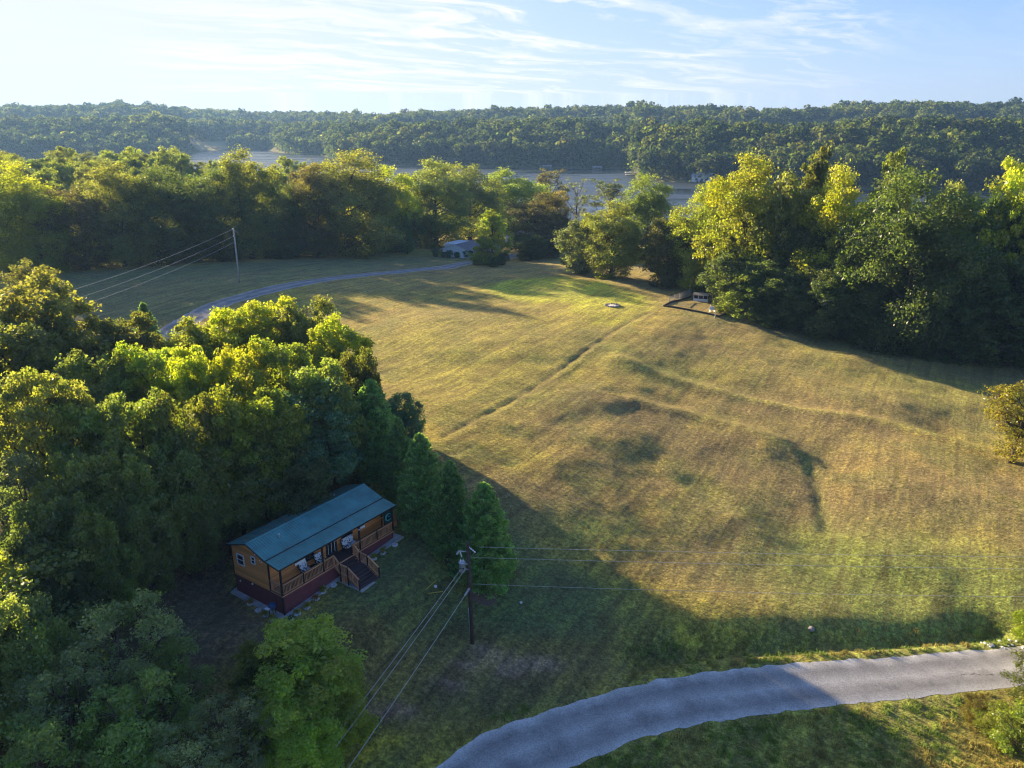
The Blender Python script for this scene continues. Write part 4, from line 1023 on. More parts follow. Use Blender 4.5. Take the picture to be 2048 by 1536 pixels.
while z < 4.3:
    MB().prism([(.06, TB - .03, z), (.06, TB + .062, z + .02), (.06, TB + .012, z + CH - .035), (.06, TB - .03, z + CH - .034)], (0,0,0), (CAB_L - .12, 0, 0)).build('siding_board', M['siding'], cab); z += CH
for s_, t_ in ((0, TW), (CAB_L, TW), (0, TB), (CAB_L, TB)):
    MB().box(s_ - .05, s_ + .05, t_ - .05, t_ + .05, ZD - .12, roof_z(t_) - .05).build('corner_trim', M['trim'], cab)
# roof
def slope(name, ta, tb, par):
    za, zb = roof_z(ta), roof_z(tb) if tb < 5.8 else 5.25 - 2.43 / 2.43 * .82
    o = MB().prism([(-.28, ta, za - .05), (-.28, tb, zb - .05), (-.28, tb, zb), (-.28, ta, za)], (0,0,0), (CAB_L + .56, 0, 0)).build(name, M['roof'], par)
    rb = MB(); x = -.26
    while x < CAB_L + .27:
        rb.prism([(x, ta, za), (x, tb, zb), (x, tb, zb + .035), (x, ta, za + .035)], (0,0,0), (.03, 0, 0)); x += .23
    tag(rb.build('roof_rib', M['roof'], o), kind='stuff'); return o
roofs = [slope('porch_roof', -.22, 1.25, cab), slope('front_roof', 1.25, 3.42, cab), slope('rear_roof', 3.42, 5.85, cab)]
MB().prism([(-.29, 3.28, 5.235), (-.29, 3.42, 5.30), (-.29, 3.56, 5.235)], (0,0,0), (CAB_L + .58, 0, 0)).build('ridge_cap', M['roof'], cab)
MB().prism([(-.285, 1.19, 4.535), (-.285, 1.25, 4.575), (-.285, 1.31, 4.565)], (0,0,0), (CAB_L + .57, 0, 0)).build('bend_flashing', M['trim'], cab)
MB().box(-.28, CAB_L + .28, -.25, -.222, 4.20, 4.31).build('fascia', M['trim'], cab)
MB().box(-.05, CAB_L + .05, -.06, .06, 4.06, 4.22).build('porch_beam', M['trim'], cab)
for sx in (-.30, CAB_L + .282):
    MB().prism([(sx, -.22, 4.20), (sx, 1.25, 4.42), (sx, 1.25, 4.50), (sx, -.22, 4.28)], (0,0,0), (.018,0,0)).build('fascia', M['trim'], cab)
    MB().prism([(sx, 1.25, 4.42), (sx, 3.42, 5.14), (sx, 3.42, 5.23), (sx, 1.25, 4.50)], (0,0,0), (.018,0,0)).build('fascia', M['trim'], cab)
    MB().prism([(sx, 3.42, 5.14), (sx, 5.85, 4.33), (sx, 5.85, 4.42), (sx, 3.42, 5.23)], (0,0,0), (.018,0,0)).build('fascia', M['trim'], cab)
MB().lathe((2.1, 2.55, 4.95), [(.05, -.05), (.05, .28), (.075, .28), (.075, .33), (.0, .34)], 10).build('roof_vent', M['white'], cab, True)
MB().lathe((9.2, 4.2, 4.95), [(.05, -.05), (.05, .22), (.075, .22), (.075, .27), (.0, .28)], 10).build('roof_vent', M['white'], cab, True)
lr = np.random.default_rng(8); ns_ = 420; ls_ = lr.uniform(-.2, CAB_L + .2, ns_); lt_ = np.where(lr.random(ns_) < .7, lr.uniform(3.5, 5.8, ns_), lr.uniform(-.2, 3.4, ns_))
lz_ = np.array([roof_z(t) for t in lt_]) + .045; V, F_ = leaves(np.stack([ls_, lt_, lz_], 1), np.tile([0, 0, 3.0], (ns_, 1)), .11, .08, lr, 2.5)
M['dry_leaf'] = simple('dry_leaf', (.34, .22, .08), .9, .4, 5); tag(link('fallen_leaves', mesh_np('fallen_leaves', V, F_, M['dry_leaf']), cab), kind='stuff')
# posts
for s_ in (.0, 3.97, 7.85, CAB_L): MB().box(s_ - .06, s_ + .06, -.05, .07, ZD, 4.06).build('porch_post', M['trim'], cab)
MB().box(-.06, .06, -.055, .065, cz(0), ZD - .101).build('porch_post', M['trim'], cab)
# railings
def railing(p, q, n, par=None, zr=.88, post=True):
    """a panel from p to q (points at deck level)"""
    p, q = Vector(p), Vector(q); up = Vector((0, 0, 1))
    pn = MB().bar(p + up * zr, q + up * zr, .10, .04).build('railing', M['rail'], par or cab)
    MB().bar(p + up * (zr - .09), q + up * (zr - .09), .05, .07).build('top_rail', M['rail'], pn)
    MB().bar(p + up * .10, q + up * .10, .05, .07).build('bottom_rail', M['rail'], pn)
    d = (q - p); hx = (zr - .20)
    for i in range(n):
        c = p + d * ((i + .5) / n)
        if not balm: balm.append(MB().box(-.018, .018, -.018, .018, .11, hx + .02).mesh('baluster', M['rail']))
        link('baluster', balm[0], pn, c)
    return pn
balm = []
runs = [((.06, 0, ZD), (1.94, 0, ZD)), ((2.06, 0, ZD), (3.90, 0, ZD)), ((4.03, 0, ZD), (4.96, 0, ZD)), ((7.0, 0, ZD), (7.79, 0, ZD)), ((7.92, 0, ZD), (9.74, 0, ZD)), ((9.86, 0, ZD), (11.62, 0, ZD)), ((0, .1, ZD), (0, 1.28, ZD)), ((CAB_L, .1, ZD), (CAB_L, 1.28, ZD))]
for p, q in runs: railing(p, q, max(5, int((Vector(q) - Vector(p)).length / .125)))
for s_ in (2.0, 9.8): MB().box(s_ - .045, s_ + .045, -.045, .045, ZD + .013, ZD + .86).build('rail_post', M['trim'], cab)
# stairs: two steps, a landing, five steps
SA0, SA1 = 5.12, 7.08; GZ0 = cz(6) - .02
st_ = []; zz = ZD
steps = [(-.02, -.30, ZD - .17), (-.30, -.58, ZD - .34)]
for i, (ta, tb, z_) in enumerate(steps): MB().box(SA0, SA1, tb - .02, ta, z_ - .045, z_).build('stair_tread', M['deck'], cab)
ZL = ZD - .50
for k in range(8): MB().box(SA0, SA1, -.60 - (k + 1) * .112 + .006, -.60 - k * .112, ZL - .04, ZL).build('landing_board', M['deck'], cab)
nst = 5; dz = (ZL - GZ0) / (nst + 1) if False else (ZL - GZ0) / (nst)
for i in range(nst - 0):
    z_ = ZL - dz * (i + 1) + (.02 if i == nst - 1 else 0)
    if i < nst - 0: MB().box(SA0, SA1, -1.50 - (i + 1) * .25, -1.50 - i * .25 + .02, z_ - .04 + (.04 if i == nst - 1 else 0), z_ + (.05 if i == nst - 1 else 0)).build('stair_tread', M['deck'], cab)
for i in range(nst): MB().box(SA0 + .02, SA1 - .02, -1.50 - i * .25 - .0, -1.48 - i * .25, ZL - dz * (i + 1) + .01, ZL - dz * i - .045).build('stair_riser', M['trim'], cab)
for sx in (SA0 - .05, SA1):
    MB().prism([(sx, 0, ZD - .30), (sx, -.60, ZL - .2), (sx, -1.5, ZL - .2), (sx, -2.75, GZ0), (sx, -2.60, GZ0), (sx, -1.52, ZL - .045), (sx, -.60, ZL - .045), (sx, 0, ZD - .06)][::1], (0,0,0), (.05, 0, 0)).build('stringer', M['rail'], cab)
for sx in (SA0 - .10, SA1 + .06):
    railing((sx, -.06, ZD), (sx, -.62, ZL), 4); railing((sx, -.72, ZL), (sx, -1.46, ZL), 6); railing((sx, -1.56, ZL - .02), (sx, -2.72, GZ0 + .06), 9)
    for t_, zt in ((-.67, ZL), (-1.51, ZL), (-2.74, GZ0 + .05)):
        MB().box(sx - .045, sx + .045, t_ - .045, t_ + .045, GZ0 - .05, zt + .86).build('rail_post', M['trim'], cab)
    MB().box(sx - .045, sx + .045, -.045, .045, ZD + .013, ZD + .90).build('rail_post', M['rail'], cab)
# lattice of slats under the landing, left side
for k in range(9): MB().box(SA0 - .055, SA0 - .052 - .02, -.66 - (k + 1) * .09 + .02, -.66 - k * .09, GZ0, ZL - .2).build('lattice_slat', M['rail'], cab)
# windows and door
def window(par, o, ax, w, h, nx, ny, outw, fm='frame', trim=None):
    """o: centre on the wall; ax: unit vector along the wall; outw: outward unit"""
    o, ax, outw = Vector(o), Vector(ax), Vector(outw); up = Vector((0, 0, 1))
    fr = MB(); W_, H_ = w / 2, h / 2
    for a_, b_ in (((-W_, -H_), (W_, -H_)), ((-W_, H_), (W_, H_)), ((-W_, -H_), (-W_, H_)), ((W_, -H_), (W_, H_))):
        fr.bar(o + ax * a_[0] + up * a_[1] + outw * .085, o + ax * b_[0] + up * b_[1] + outw * .085, .07 if a_[1] == b_[1] else .07, .07)
    f = fr.build('window', M[fm], par)
    for i in range(nx):
        for j in range(ny):
            c = o + ax * (-W_ + w * (i + .5) / nx) + up * (-H_ + h * (j + .5) / ny) + outw * .080
            a2, b2 = ax * (w / nx / 2 - .015), up * (h / ny / 2 - .015)
            MB().prism([c - a2 - b2, c + a2 - b2, c + a2 + b2, c - a2 + b2], (0,0,0), tuple(-outw * .02)).build('pane', M['glass'], f)
    if nx * ny > 1:
        sm = MB()
        for i in range(1, nx): x = ax * (-W_ + w * i / nx); sm.bar(o + x - up * H_ + outw * .09, o + x + up * H_ + outw * .09, .04)
        for j in range(1, ny): y = up * (-H_ + h * j / ny); sm.bar(o + y - ax * W_ + outw * .09, o + y + ax * W_ + outw * .09, .04)
        sm.build('sash', M[fm], f)
    return f
window(cab, (0, 4.55, 3.42), (0, 1, 0), .78, .86, 1, 2, (-1, 0, 0)); window(cab, (0, 2.98, 3.92), (0, 1, 0), .42, .58, 1, 2, (-1, 0, 0))
window(cab, (3.55, TW, 3.1), (1, 0, 0), 1.2, .9, 2, 1, (0, -1, 0), 'trim'); window(cab, (7.7, TW, 3.25), (1, 0, 0), 1.1, .8, 2, 1, (0, -1, 0), 'trim')
dr = MB().box(5.44, 6.60, TW - .06, TW + .04, ZD + .013, ZD + 2.25).build('door', M['black'], cab)
for i in range(2):
    for (za_, zb_) in ((.25, 1.25), (1.33, 1.62), (1.70, 2.05)):
        MB().box(5.56 + i * .50, 5.98 + i * .50, TW - .075, TW - .061, ZD + za_, ZD + zb_).build('pane', M['glass'], dr)
for i in range(3): MB().box(5.62 + i * .34, 5.66 + i * .34, TW - .085, TW - .076, ZD + .25, ZD + 1.25).build('muntin', M['frame'], dr)
for z_ in (1.29, 1.66, 2.08): MB().box(5.54, 6.50, TW - .085, TW - .076, ZD + z_ - .02, ZD + z_ + .02).build('muntin', M['frame'], dr)
MB().box(6.44, 6.50, TW - .12, TW - .06, ZD + 1.0, ZD + 1.12).build('handle', M['galv'], dr)
# dark end panel with a round teal emblem
MB().box(CAB_L - 1.0, CAB_L - .07, .0, .03, ZD + .92, 4.05).build('end_panel', M['dgreen'], cab)
em = MB(); ec = Vector((CAB_L - .48, -.03, 3.45))
em.tube([ec + Vector((.33 * math.cos(a), 0, .30 * math.sin(a))) for a in np.linspace(.7, 5.5, 22)], [.03 + .035 * math.sin(i / 21 * math.pi) for i in range(22)], 6)
em.tube([ec + Vector((-.16 + .34 * t, 0, .03 * math.sin(t * 5) + .02)) for t in np.linspace(.25, .8, 9)], [.01, .03, .04, .04, .03, .02, .015, .03, .01], 6)
em.build('round_emblem', M['teal'], cab, True)
for t_, z_, r_ in ((2.71, 4.5, .07), (2.19, 4.17, .06), (2.02, 4.08, .06)):
    MB().tube([(-.02, t_, z_), (-.09, t_, z_)], [r_, r_ * .8], 10).build('wall_light', M['white'], cab, True)
for t_, z_, r_ in ((3.51, 1.66, .09), (5.0, 1.37, .07)):
    MB().tube([(.0, t_, z_), (-.07, t_, z_)], [r_, r_ * .8], 10).build('wall_vent', M['white'], cab, True)
MB().tube([(7.75, -.10, 3.93), (7.75, -.18, 3.86)], [.05, .08], 8).build('porch_light', M['white'], cab, True)
# things on and around the cabin
def place(s, t, z): p = site(s, t); return (p[0], p[1], z)
def hung_sign(s0, s1, label):
    r_ = root('hanging_sign', place((s0 + s1) / 2, -.10, 3.93), label, 'sign', None, SITE_A); w = (s1 - s0) / 2
    MB().box(-w, w, -.015, .015, -.10, .10).build('board', M['white'], r_)
    MB().box(-w - .02, w + .02, .016, .03, -.125, .125).build('backing', M['trim'], r_)
    for x in (-w + .1, w - .1): MB().box(x - .008, x + .008, -.008, .008, .126, .30).build('hanger', M['black'], r_)
hung_sign(1.27, 2.24, 'long white board sign hanging under the left end of the porch eave')
hung_sign(7.93, 8.44, 'short white board sign hanging under the porch eave right of the stairs')
def patio_chair(s, t, rz, w, label, cat='chair', nm='patio_chair', grp=None):
    r_ = root(nm, place(s, t, ZD + .014), label, cat, grp, SITE_A + rz); h = w / 2
    MB().box(-h, h, -.25, .25, .36, .41).build('seat', M['black'], r_)
    MB().prism([(-h, .25, .40), (-h, .40, .98), (-h, .43, .97), (-h, .29, .38)], (0,0,0), (w, 0, 0)).build('backrest', M['black'], r_)
    MB().prism([(-h + .03, .17, .48), (-h + .03, .32, 1.05), (-h + .03, .42, 1.04), (-h + .03, .26, .46)], (0,0,0), (w - .06, 0, 0)).build('back_cushion', M['cushion'], r_)
    MB().box(-h + .03, h - .03, -.25, .17, .415, .51).build('seat_cushion', M['cushion'], r_)
    for x in (-h, h - .04):
        MB().box(x, x + .04, -.26, .32, .60, .64).build('armrest', M['black'], r_)
        for y in (-.25, .21): MB().box(x, x + .04, y, y + .04, 0, .60).build('leg', M['black'], r_)
    return r_
patio_chair(2.85, .72, 0, .72, 'porch armchair with patterned cushions, nearest the left corner post')
patio_chair(4.35, .72, 0, .66, 'porch armchair with patterned cushions just left of the door')
patio_chair(7.45, .72, 0, 1.25, 'wide porch loveseat with patterned cushions right of the stairs', 'loveseat', 'loveseat')
tb = root('side_table', place(3.62, .68, ZD + .014), 'low black table between the two armchairs on the porch', 'table', None, SITE_A)
MB().lathe((0, 0, .42), [(.28, 0), (.28, .03)], 16).build('table_top', M['black'], tb)
for a in range(4): MB().bar((.17 * math.cos(a * 1.57), .17 * math.sin(a * 1.57), .42), (.22 * math.cos(a * 1.57), .22 * math.sin(a * 1.57), 0), .03).build('leg', M['black'], tb)
# kettle grill beside the left corner
gr = root('barbecue_grill', place(-.48, .75, cz(-.4) + .05), 'blue covered grill with a white side shelf at the left corner of the cabin', 'grill', None, SITE_A)
MB().lathe((0, 0, .78), [(.02, -.24), (.20, -.20), (.29, -.08), (.31, .0)], 16).build('bowl', M['blue'], gr, True)
MB().lathe((0, 0, .79), [(.315, 0), (.30, .10), (.20, .22), (.05, .27), (.0, .275)], 16).build('lid', M['blue'], gr, True)
MB().box(-.55, -.30, -.20, .20, .76, .79).build('side_shelf', M['white'], gr)
for a in (0, 2.1, 4.2): MB().bar((.18 * math.cos(a), .18 * math.sin(a), .62), (.27 * math.cos(a), .27 * math.sin(a), 0), .035).build('leg', M['black'], gr)
MB().bar((-.06, 0, 1.08), (.06, 0, 1.08), .03).build('handle', M['black'], gr)
MB().bar((-1.55, 4.9, .85), (-.15, 5.25, 1.0), .05).build('downspout', M['black'], cab)
# planters: ring of white stones with a yellow-green plant in it
stm = None
def planter(i, s, t, hgt, col_, label):
    p = site(s, t); z_ = gz(p[0], p[1]); r_ = root('stone_planter', (p[0], p[1], z_), label, 'planter', 'white stone planters round the cabin', random.uniform(0, 6)); q = random.Random(i)
    for k in range(7):
        a = k * .9 + q.uniform(-.1, .1)
        m_ = MB().lathe((0, 0, 0), [(.07, -.05), (.095, .02), (.08, .09), (.03, .12)], 6).mesh('stone', M['stone_white']) if not STN else STN[0]
        STN.append(m_); o_ = link('stone', m_, r_, (.18 * math.cos(a), .18 * math.sin(a), .02), q.uniform(0, 6)); o_.scale = (q.uniform(.8, 1.25),) * 3
    if hgt:
        pr = NP.random.default_rng(i); n = 170; c_ = pr.normal(size=(n, 3)) * (.13, .13, .0); c_[:, 2] = pr.uniform(.05, hgt, n)
        V, F_ = leaves(c_, unit(c_ * (1, 1, 0) + 1e-3), .16, .06, pr, .2)
        o_ = link('foliage', mesh_np('foliage', V, F_, M['leaf'], np.repeat(pr.random((n, 3)), 4, 0)), r_); o_.color = col_
NP = np; STN = []
YG, OR = (.26, .26, .04, 1), (.30, .17, .03, 1); GN = (.08, .16, .03, 1)
for i, (s_, t_, h_, c_, l) in enumerate([(-.47,3.44,.45,OR,'orange-yellow plant bed furthest back along the left wall of the cabin'),(-.66,2.22,.0,YG,'empty ring of white stones along the left wall of the cabin'),(-.72,1.30,.40,YG,'white stone ring planter below the blue grill, second from the corner'),
    (-.79,.47,.45,YG,'white stone ring planter just left of the front corner of the cabin'),(-.06,-.64,.25,GN,'white stone ring planter just right of the front corner, mostly bare'),(.63,-.63,.45,YG,'second white stone planter from the corner along the front skirting'),
    (1.51,-.68,.48,YG,'third white stone planter from the corner, with a tall yellow-green plant'),(2.57,-.49,.34,OR,'fourth white stone planter from the corner, with an orange tinge'),(3.44,-.33,.55,YG,'fifth and leafiest white stone planter left of the stairs'),
    (4.45,-.42,.0,YG,'empty ring of white stones nearest the left side of the stairs'),(7.75,-.7,.45,GN,'green plant in white stones nearest the right side of the stairs'),(8.69,-.63,.48,YG,'yellow-green plant in white stones, second right of the stairs'),
    (9.61,-.75,.55,YG,'leafy white stone planter, third right of the stairs'),(11.01,-.8,.0,YG,'ring of white stones at the far right corner of the porch')]): planter(i, s_, t_, h_, c_, l)
sf = root('short_fence', place(12.25, 1.2, cz(12.2) - .05), 'short picket fence panel at the right end of the cabin', 'fence', None, SITE_A)
for k in range(9): MB().box(-.05 + k * .135, .06 + k * .135, -.01, .01, 0, 1.35 + .05 * (k % 2)).build('picket', M['rail'], sf)
for z_ in (.35, 1.1): MB().box(-.06, 1.16, .012, .05, z_, z_ + .07).build('rail', M['rail'], sf)

# ------------------------------------------------------------------ mulch rings, stones, pipes on the lawn
def mulch(px, py, rad, label):
    p = hit(px, py); r_ = np.random.default_rng(int(px)); rg = 10; k = 28; V = [(p[0], p[1], gz(p[0], p[1]) + .10)]
    for i in range(1, rg + 1):
        for j in range(k):
            a = 2 * math.pi * j / k; rr = rad * i / rg * (1 + .10 * math.sin(3 * a + px) * i / rg + r_.uniform(-.02, .02)); x, y = p[0] + rr * math.cos(a), p[1] + rr * math.sin(a)
            V.append((x, y, gz(x, y) + (.10 * (1 - (i / rg) ** 3) + r_.uniform(-.012, .022) if i < rg else -.02)))
    Fs = [(0, 1 + j, 1 + (j + 1) % k) for j in range(k)] + [(1 + (i - 1) * k + j, 1 + i * k + j, 1 + i * k + (j + 1) % k, 1 + (i - 1) * k + (j + 1) % k) for i in range(1, rg) for j in range(k)]
    me = bpy.data.meshes.new('mulch_bed'); me.from_pydata([tuple(map(float, v)) for v in V], [], Fs); me.materials.append(M['mulch']); me.update()
    tag(link('mulch_bed', me), label, 'mulch bed')
mulch(966, 1192, 1.25, 'round brown mulch bed at the foot of the nearest cedar'); mulch(905, 1116, .95, 'smaller mulch bed at the foot of the second cedar')
def rock(px, py, r_, label, mat='stone_white'):
    p = hit(px, py); q = random.Random(px); m_ = MB().lathe((0, 0, 0), [(r_ * .8, -.05), (r_, r_ * .2), (r_ * .75, r_ * .6), (r_ * .2, r_ * .8)], 7)
    m_.v = [(x * q.uniform(.8, 1.2), y * q.uniform(.8, 1.2), z_) for x, y, z_ in m_.v]; tag(link('rock', m_.mesh('rock', M[mat]), None, p), label, 'rock')
rock(871, 1179, .16, 'small pale rock lying between the yellow pipes'); rock(1042, 1209, .13, 'small pale rock on the lawn right of the mulch bed'); rock(1622, 1262, .30, 'pale rock beside the ditch above the gravel road', 'stone_grey')
def pipe(a_, b_, label):
    p, q = hit(*a_), hit(*b_); o = Vector(p); tag(link('yellow_pipe', MB().tube([Vector(), Vector(q) - o], .022, 8).mesh('yellow_pipe', M['yellow']), None, (p[0], p[1], p[2] + .04)), label, 'pipe')
pipe((856,1190), (886,1184), 'thin yellow pipe lying on the lawn, the lower one'); pipe((852,1184), (872,1165), 'thin yellow pipe lying on the lawn, the steeper one')
def rocks_heap(px, py):
    r_ = root('culvert_rocks', hit(px, py), 'heap of white riprap rocks at the culvert beside the road', 'rock pile'); q = random.Random(4)
    for k in range(16):
        rr = q.uniform(.09, .20); x, y = q.uniform(-1.5, 1.5), q.uniform(-.7, .7); o_ = link('rock', MB().lathe((0, 0, 0), [(rr * .7, -.1), (rr, .05), (rr * .7, rr * .6), (rr * .2, rr * .75)], 6).mesh('rock', M['stone_white']), r_, (x, y, gz(r_.location.x + x, r_.location.y + y) - r_.location.z), q.uniform(0, 6)); o_.scale = (1, q.uniform(.7, 1.1), q.uniform(.7, 1))
rocks_heap(2003, 1289)
# fire pit on the crest
fp = root('fire_pit', hit(1225, 612), 'round stone fire pit with pale ash on the yellow-green crest', 'fire pit')
MB().lathe((0, 0, .02), [(1.02, -.1), (1.0, .04), (.6, .10), (.0, .12)], 20).build('ash_bed', M['ash'], fp, True)
for k in range(16):
    a = k * math.pi / 8; o_ = link('stone', MB().lathe((0, 0, 0), [(.20, -.1), (.24, .08), (.20, .24), (.08, .29)], 6).mesh('stone', M['stone_grey']) if k == 0 else fs_, fp, (1.22 * math.cos(a), 1.22 * math.sin(a), 0), a); fs_ = o_.data; o_.scale = (1.05, .95, .8 + .3 * ((k * 7) % 5) / 5)

# ------------------------------------------------------------------ utility poles and wires
PB = hit(945, 1290); PT = np.array([PB[0] - .22, PB[1] + .1, 6.35])
up_ = root('utility_pole', PB, 'dark wooden utility pole with a grey transformer beside the nearest cedar', 'utility pole')
def rel(p): return Vector(p) - up_.location
top_ = rel(PT); MB().tube([(0, 0, -.5), top_ * .5, top_], [.17, .15, .115], 12).build('pole', M['pole'], up_, True)
MB().tube([(-.15, -.05, 0), top_ * .36 + Vector((-.16, -.03, 0))], .03, 6).build('conduit', M['galv'], up_, True)
TZ = top_.z - 1.95; tc_ = Vector((top_.x - .42, top_.y - .1, TZ))
tr = MB().lathe(tc_, [(.20, -.42), (.24, -.40), (.24, .30), (.255, .31), (.255, .35), (.12, .43), (.0, .44)], 18).build('transformer', M['galv'], up_, True)
for dx in (-.10, .08): MB().lathe(tc_ + Vector((dx, -.03, .36)), [(.03, 0), (.055, .05), (.03, .09), (.055, .13), (.03, .17), (.02, .26)], 8).build('bushing', M['white'], tr, True)
for dz_ in (.2, -.25): MB().box(tc_.x + .18, top_.x + .02, tc_.y - .05, tc_.y + .05, tc_.z + dz_ - .03, tc_.z + dz_ + .03).build('bracket', M['galv'], up_)
for k in range(3): MB().lathe((tc_.x - .12 + .12 * k, tc_.y - .26, tc_.z - .05), [(.02, -.06), (.045, -.02), (.045, .02), (.02, .06)], 8).build('secondary_bushing', M['black'], tr, True)
def insul(p, d, n, name='insulator', r0=.06):
    mb = MB(); p, d = Vector(p), Vector(d); P_, Q_ = [], []
    for i in range(n):
        for f, r_ in ((0, .02), (.25, r0), (.55, r0 * .85), (.8, .02)): P_.append(p + d * (i + f)); Q_.append(r_)
    mb.tube(P_, Q_, 10); return mb.build(name, M['white'], up_, True)
insul(top_ + Vector((.08, 0, -.42)), (.13, -.02, -.11), 4)
insul(top_ + Vector((-.55, -.05, -.75)), (.04, 0, -.16), 3, 'fuse_cutout', .055)
MB().bar(top_ + Vector((-.62, -.05, -.70)), top_ + Vector((-.80, -.08, -.98)), .10, .12).build('lightning_arrester', M['galv'], up_)
MB().bar(top_ + Vector((0, 0, -.82)), top_ + Vector((-.60, -.05, -.72)), .05).build('bracket_arm', M['galv'], up_)
MB().bar(top_ + Vector((.0, 0, -1.5)), top_ + Vector((.50, -.06, -.84)), .02).build('jumper', M['wire'], up_)
def wire(a_, b_, sag, label, rad=.014, grp=None, nm='power_line'):
    a_, b_ = Vector(a_), Vector(b_); n = 22; P_ = []
    for i in range(n + 1):
        t = i / n; P_.append((b_ - a_) * t + Vector((0, 0, -4 * sag * t * (1 - t))))
    o = link(nm, MB().tube(P_, rad, 5).mesh(nm, M['wire'], True), None, a_); tag(o, label, 'cable', grp); return o
def on_ray(px, py, y): r = ray(px, py); t = y / r[1]; return Vector((r[0] * t, y, CAM_H + r[2] * t))
A0 = up_.location
g1 = 'wires running right from the utility pole'
NP2 = Vector((78, 55.5, 0)); nz_ = gz(78, 55.5)
wy = 55.5
wire(on_ray(958, 1094, PB[1]), Vector((NP2.x + .3, wy, on_ray(2300, 1116, wy).z)), .35, 'top wire running right from the insulator of the utility pole', grp=g1)
wire(on_ray(944, 1115, PB[1]), Vector((NP2.x, wy, on_ray(2300, 1142, wy).z)), .35, 'second wire running right from the utility pole', grp=g1)
wire(on_ray(944, 1168, PB[1]), Vector((NP2.x, wy, on_ray(2300, 1190, wy).z)), .6, 'lowest thin wire running right across the lawn', .013, grp=g1)
ap = root('utility_pole', (NP2.x, wy, nz_), 'next wooden utility pole beyond the right border', 'utility pole'); MB().tube([(0, 0, -.5), (0, 0, on_ray(2300, 1105, wy).z - nz_)], [.17, .12], 10).build('pole', M['pole'], ap, True)
g2 = 'service wires running down left from the utility pole'; by = 30.0
BP = on_ray(455, 1760, by)
for k, (x0, y0, dx, l, rr) in enumerate([(928, 1130, -10, 'left one of the paired service wires below the transformer', .016), (932, 1136, 14, 'right one of the paired service wires below the transformer', .016), (938, 1178, 84, 'lower service wire with a clamp running to the bottom edge', .018)]):
    wire(on_ray(x0, y0, PB[1]), on_ray(455 + dx, 1760, by), .25, l, rr, g2).data.materials[0] = M['wire_pale']
bp = root('utility_pole', (BP.x, by, gz(BP.x, by)), 'wooden utility pole below the bottom border that carries the service wires', 'utility pole'); MB().tube([(0, 0, -.5), (0, 0, BP.z - gz(BP.x, by) + .5)], [.17, .12], 10).build('pole', M['pole'], bp, True)
MB().box(-.2, 1.4, -.05, .05, BP.z - gz(BP.x, by) - .1, BP.z - gz(BP.x, by) + .02).build('crossarm', M['pole'], bp)
cl_ = on_ray(934, 1184, PB[1] - .3); tag(link('wire_clamp', MB().bar((.18, .1, .25), (-.16, -.1, -.22), .09, .12).mesh('wire_clamp', M['galv']), None, cl_), 'grey clamp on the lower service wire next to the pole', 'clamp')
# far pale pole
FB = hit(479, 566); fz = on_ray(467, 456, FB[1])
fpole = root('utility_pole', FB, 'pale weathered utility pole on the upper lawn beside the driveway', 'utility pole')
ft = fz - fpole.location; MB().tube([(0, 0, -.5), ft * .5, ft], [.17, .15, .11], 10).build('pole', M['pole_grey'], fpole, True)
MB().bar(ft + Vector((-.1, 0, -.35)), ft + Vector((.75, .3, -1.0)), .09).build('brace', M['pole_grey'], fpole)
for dz_ in (-.2, -1.6): MB().lathe(ft + Vector((-.16, 0, dz_)), [(.05, -.12), (.11, -.03), (.11, .03), (.05, .12)], 8).build('insulator', M['white'], fpole, True)
LP = on_ray(-90, 640, 92)
for k, (dz_, l) in enumerate([(-.2, 'upper wire sloping left from the pale pole over the upper lawn'), (-1.6, 'middle wire sloping left from the pale pole'), (-2.8, 'lowest wire sloping left from the pale pole')]):
    wire(fz + Vector((-.16, 0, dz_)), LP + Vector((0, 0, dz_)), 1.2, l, .022, 'wires left of the pale pole')
lp = root('utility_pole', (LP.x, LP.y, gz(LP.x, LP.y)), 'utility pole hidden beyond the left border', 'utility pole'); MB().tube([(0, 0, -.5), (0, 0, LP.z - gz(LP.x, LP.y))], [.17, .12], 10).build('pole', M['pole'], lp, True)
tag(link('marker_post', MB().tube([(0, 0, -.2), (0, 0, 1.0)], .09, 8).mesh('marker_post', M['pole_grey']), None, hit(467, 567)), 'short pale post beside the foot of the pale pole', 'post')
sl = on_ray(4, 444, 172); slz = gz(sl.x - 2.5, 172)
ls = root('street_lamp', (sl.x - 2.5, 172, slz), 'street lamp whose arm reaches in over the trees at the left border', 'street lamp')
MB().tube([(0, 0, -.3), (0, 0, sl.z - slz)], [.13, .09], 8).build('pole', M['pole_grey'], ls, True); MB().tube([(0, 0, sl.z - slz - .1), (3.6, 0, sl.z - slz + .1)], .05, 6).build('arm', M['galv'], ls, True)
MB().bar((3.4, 0, sl.z - slz + .1), (5.6, 0, sl.z - slz - .1), .30, .14).build('lamp_head', M['white'], ls)

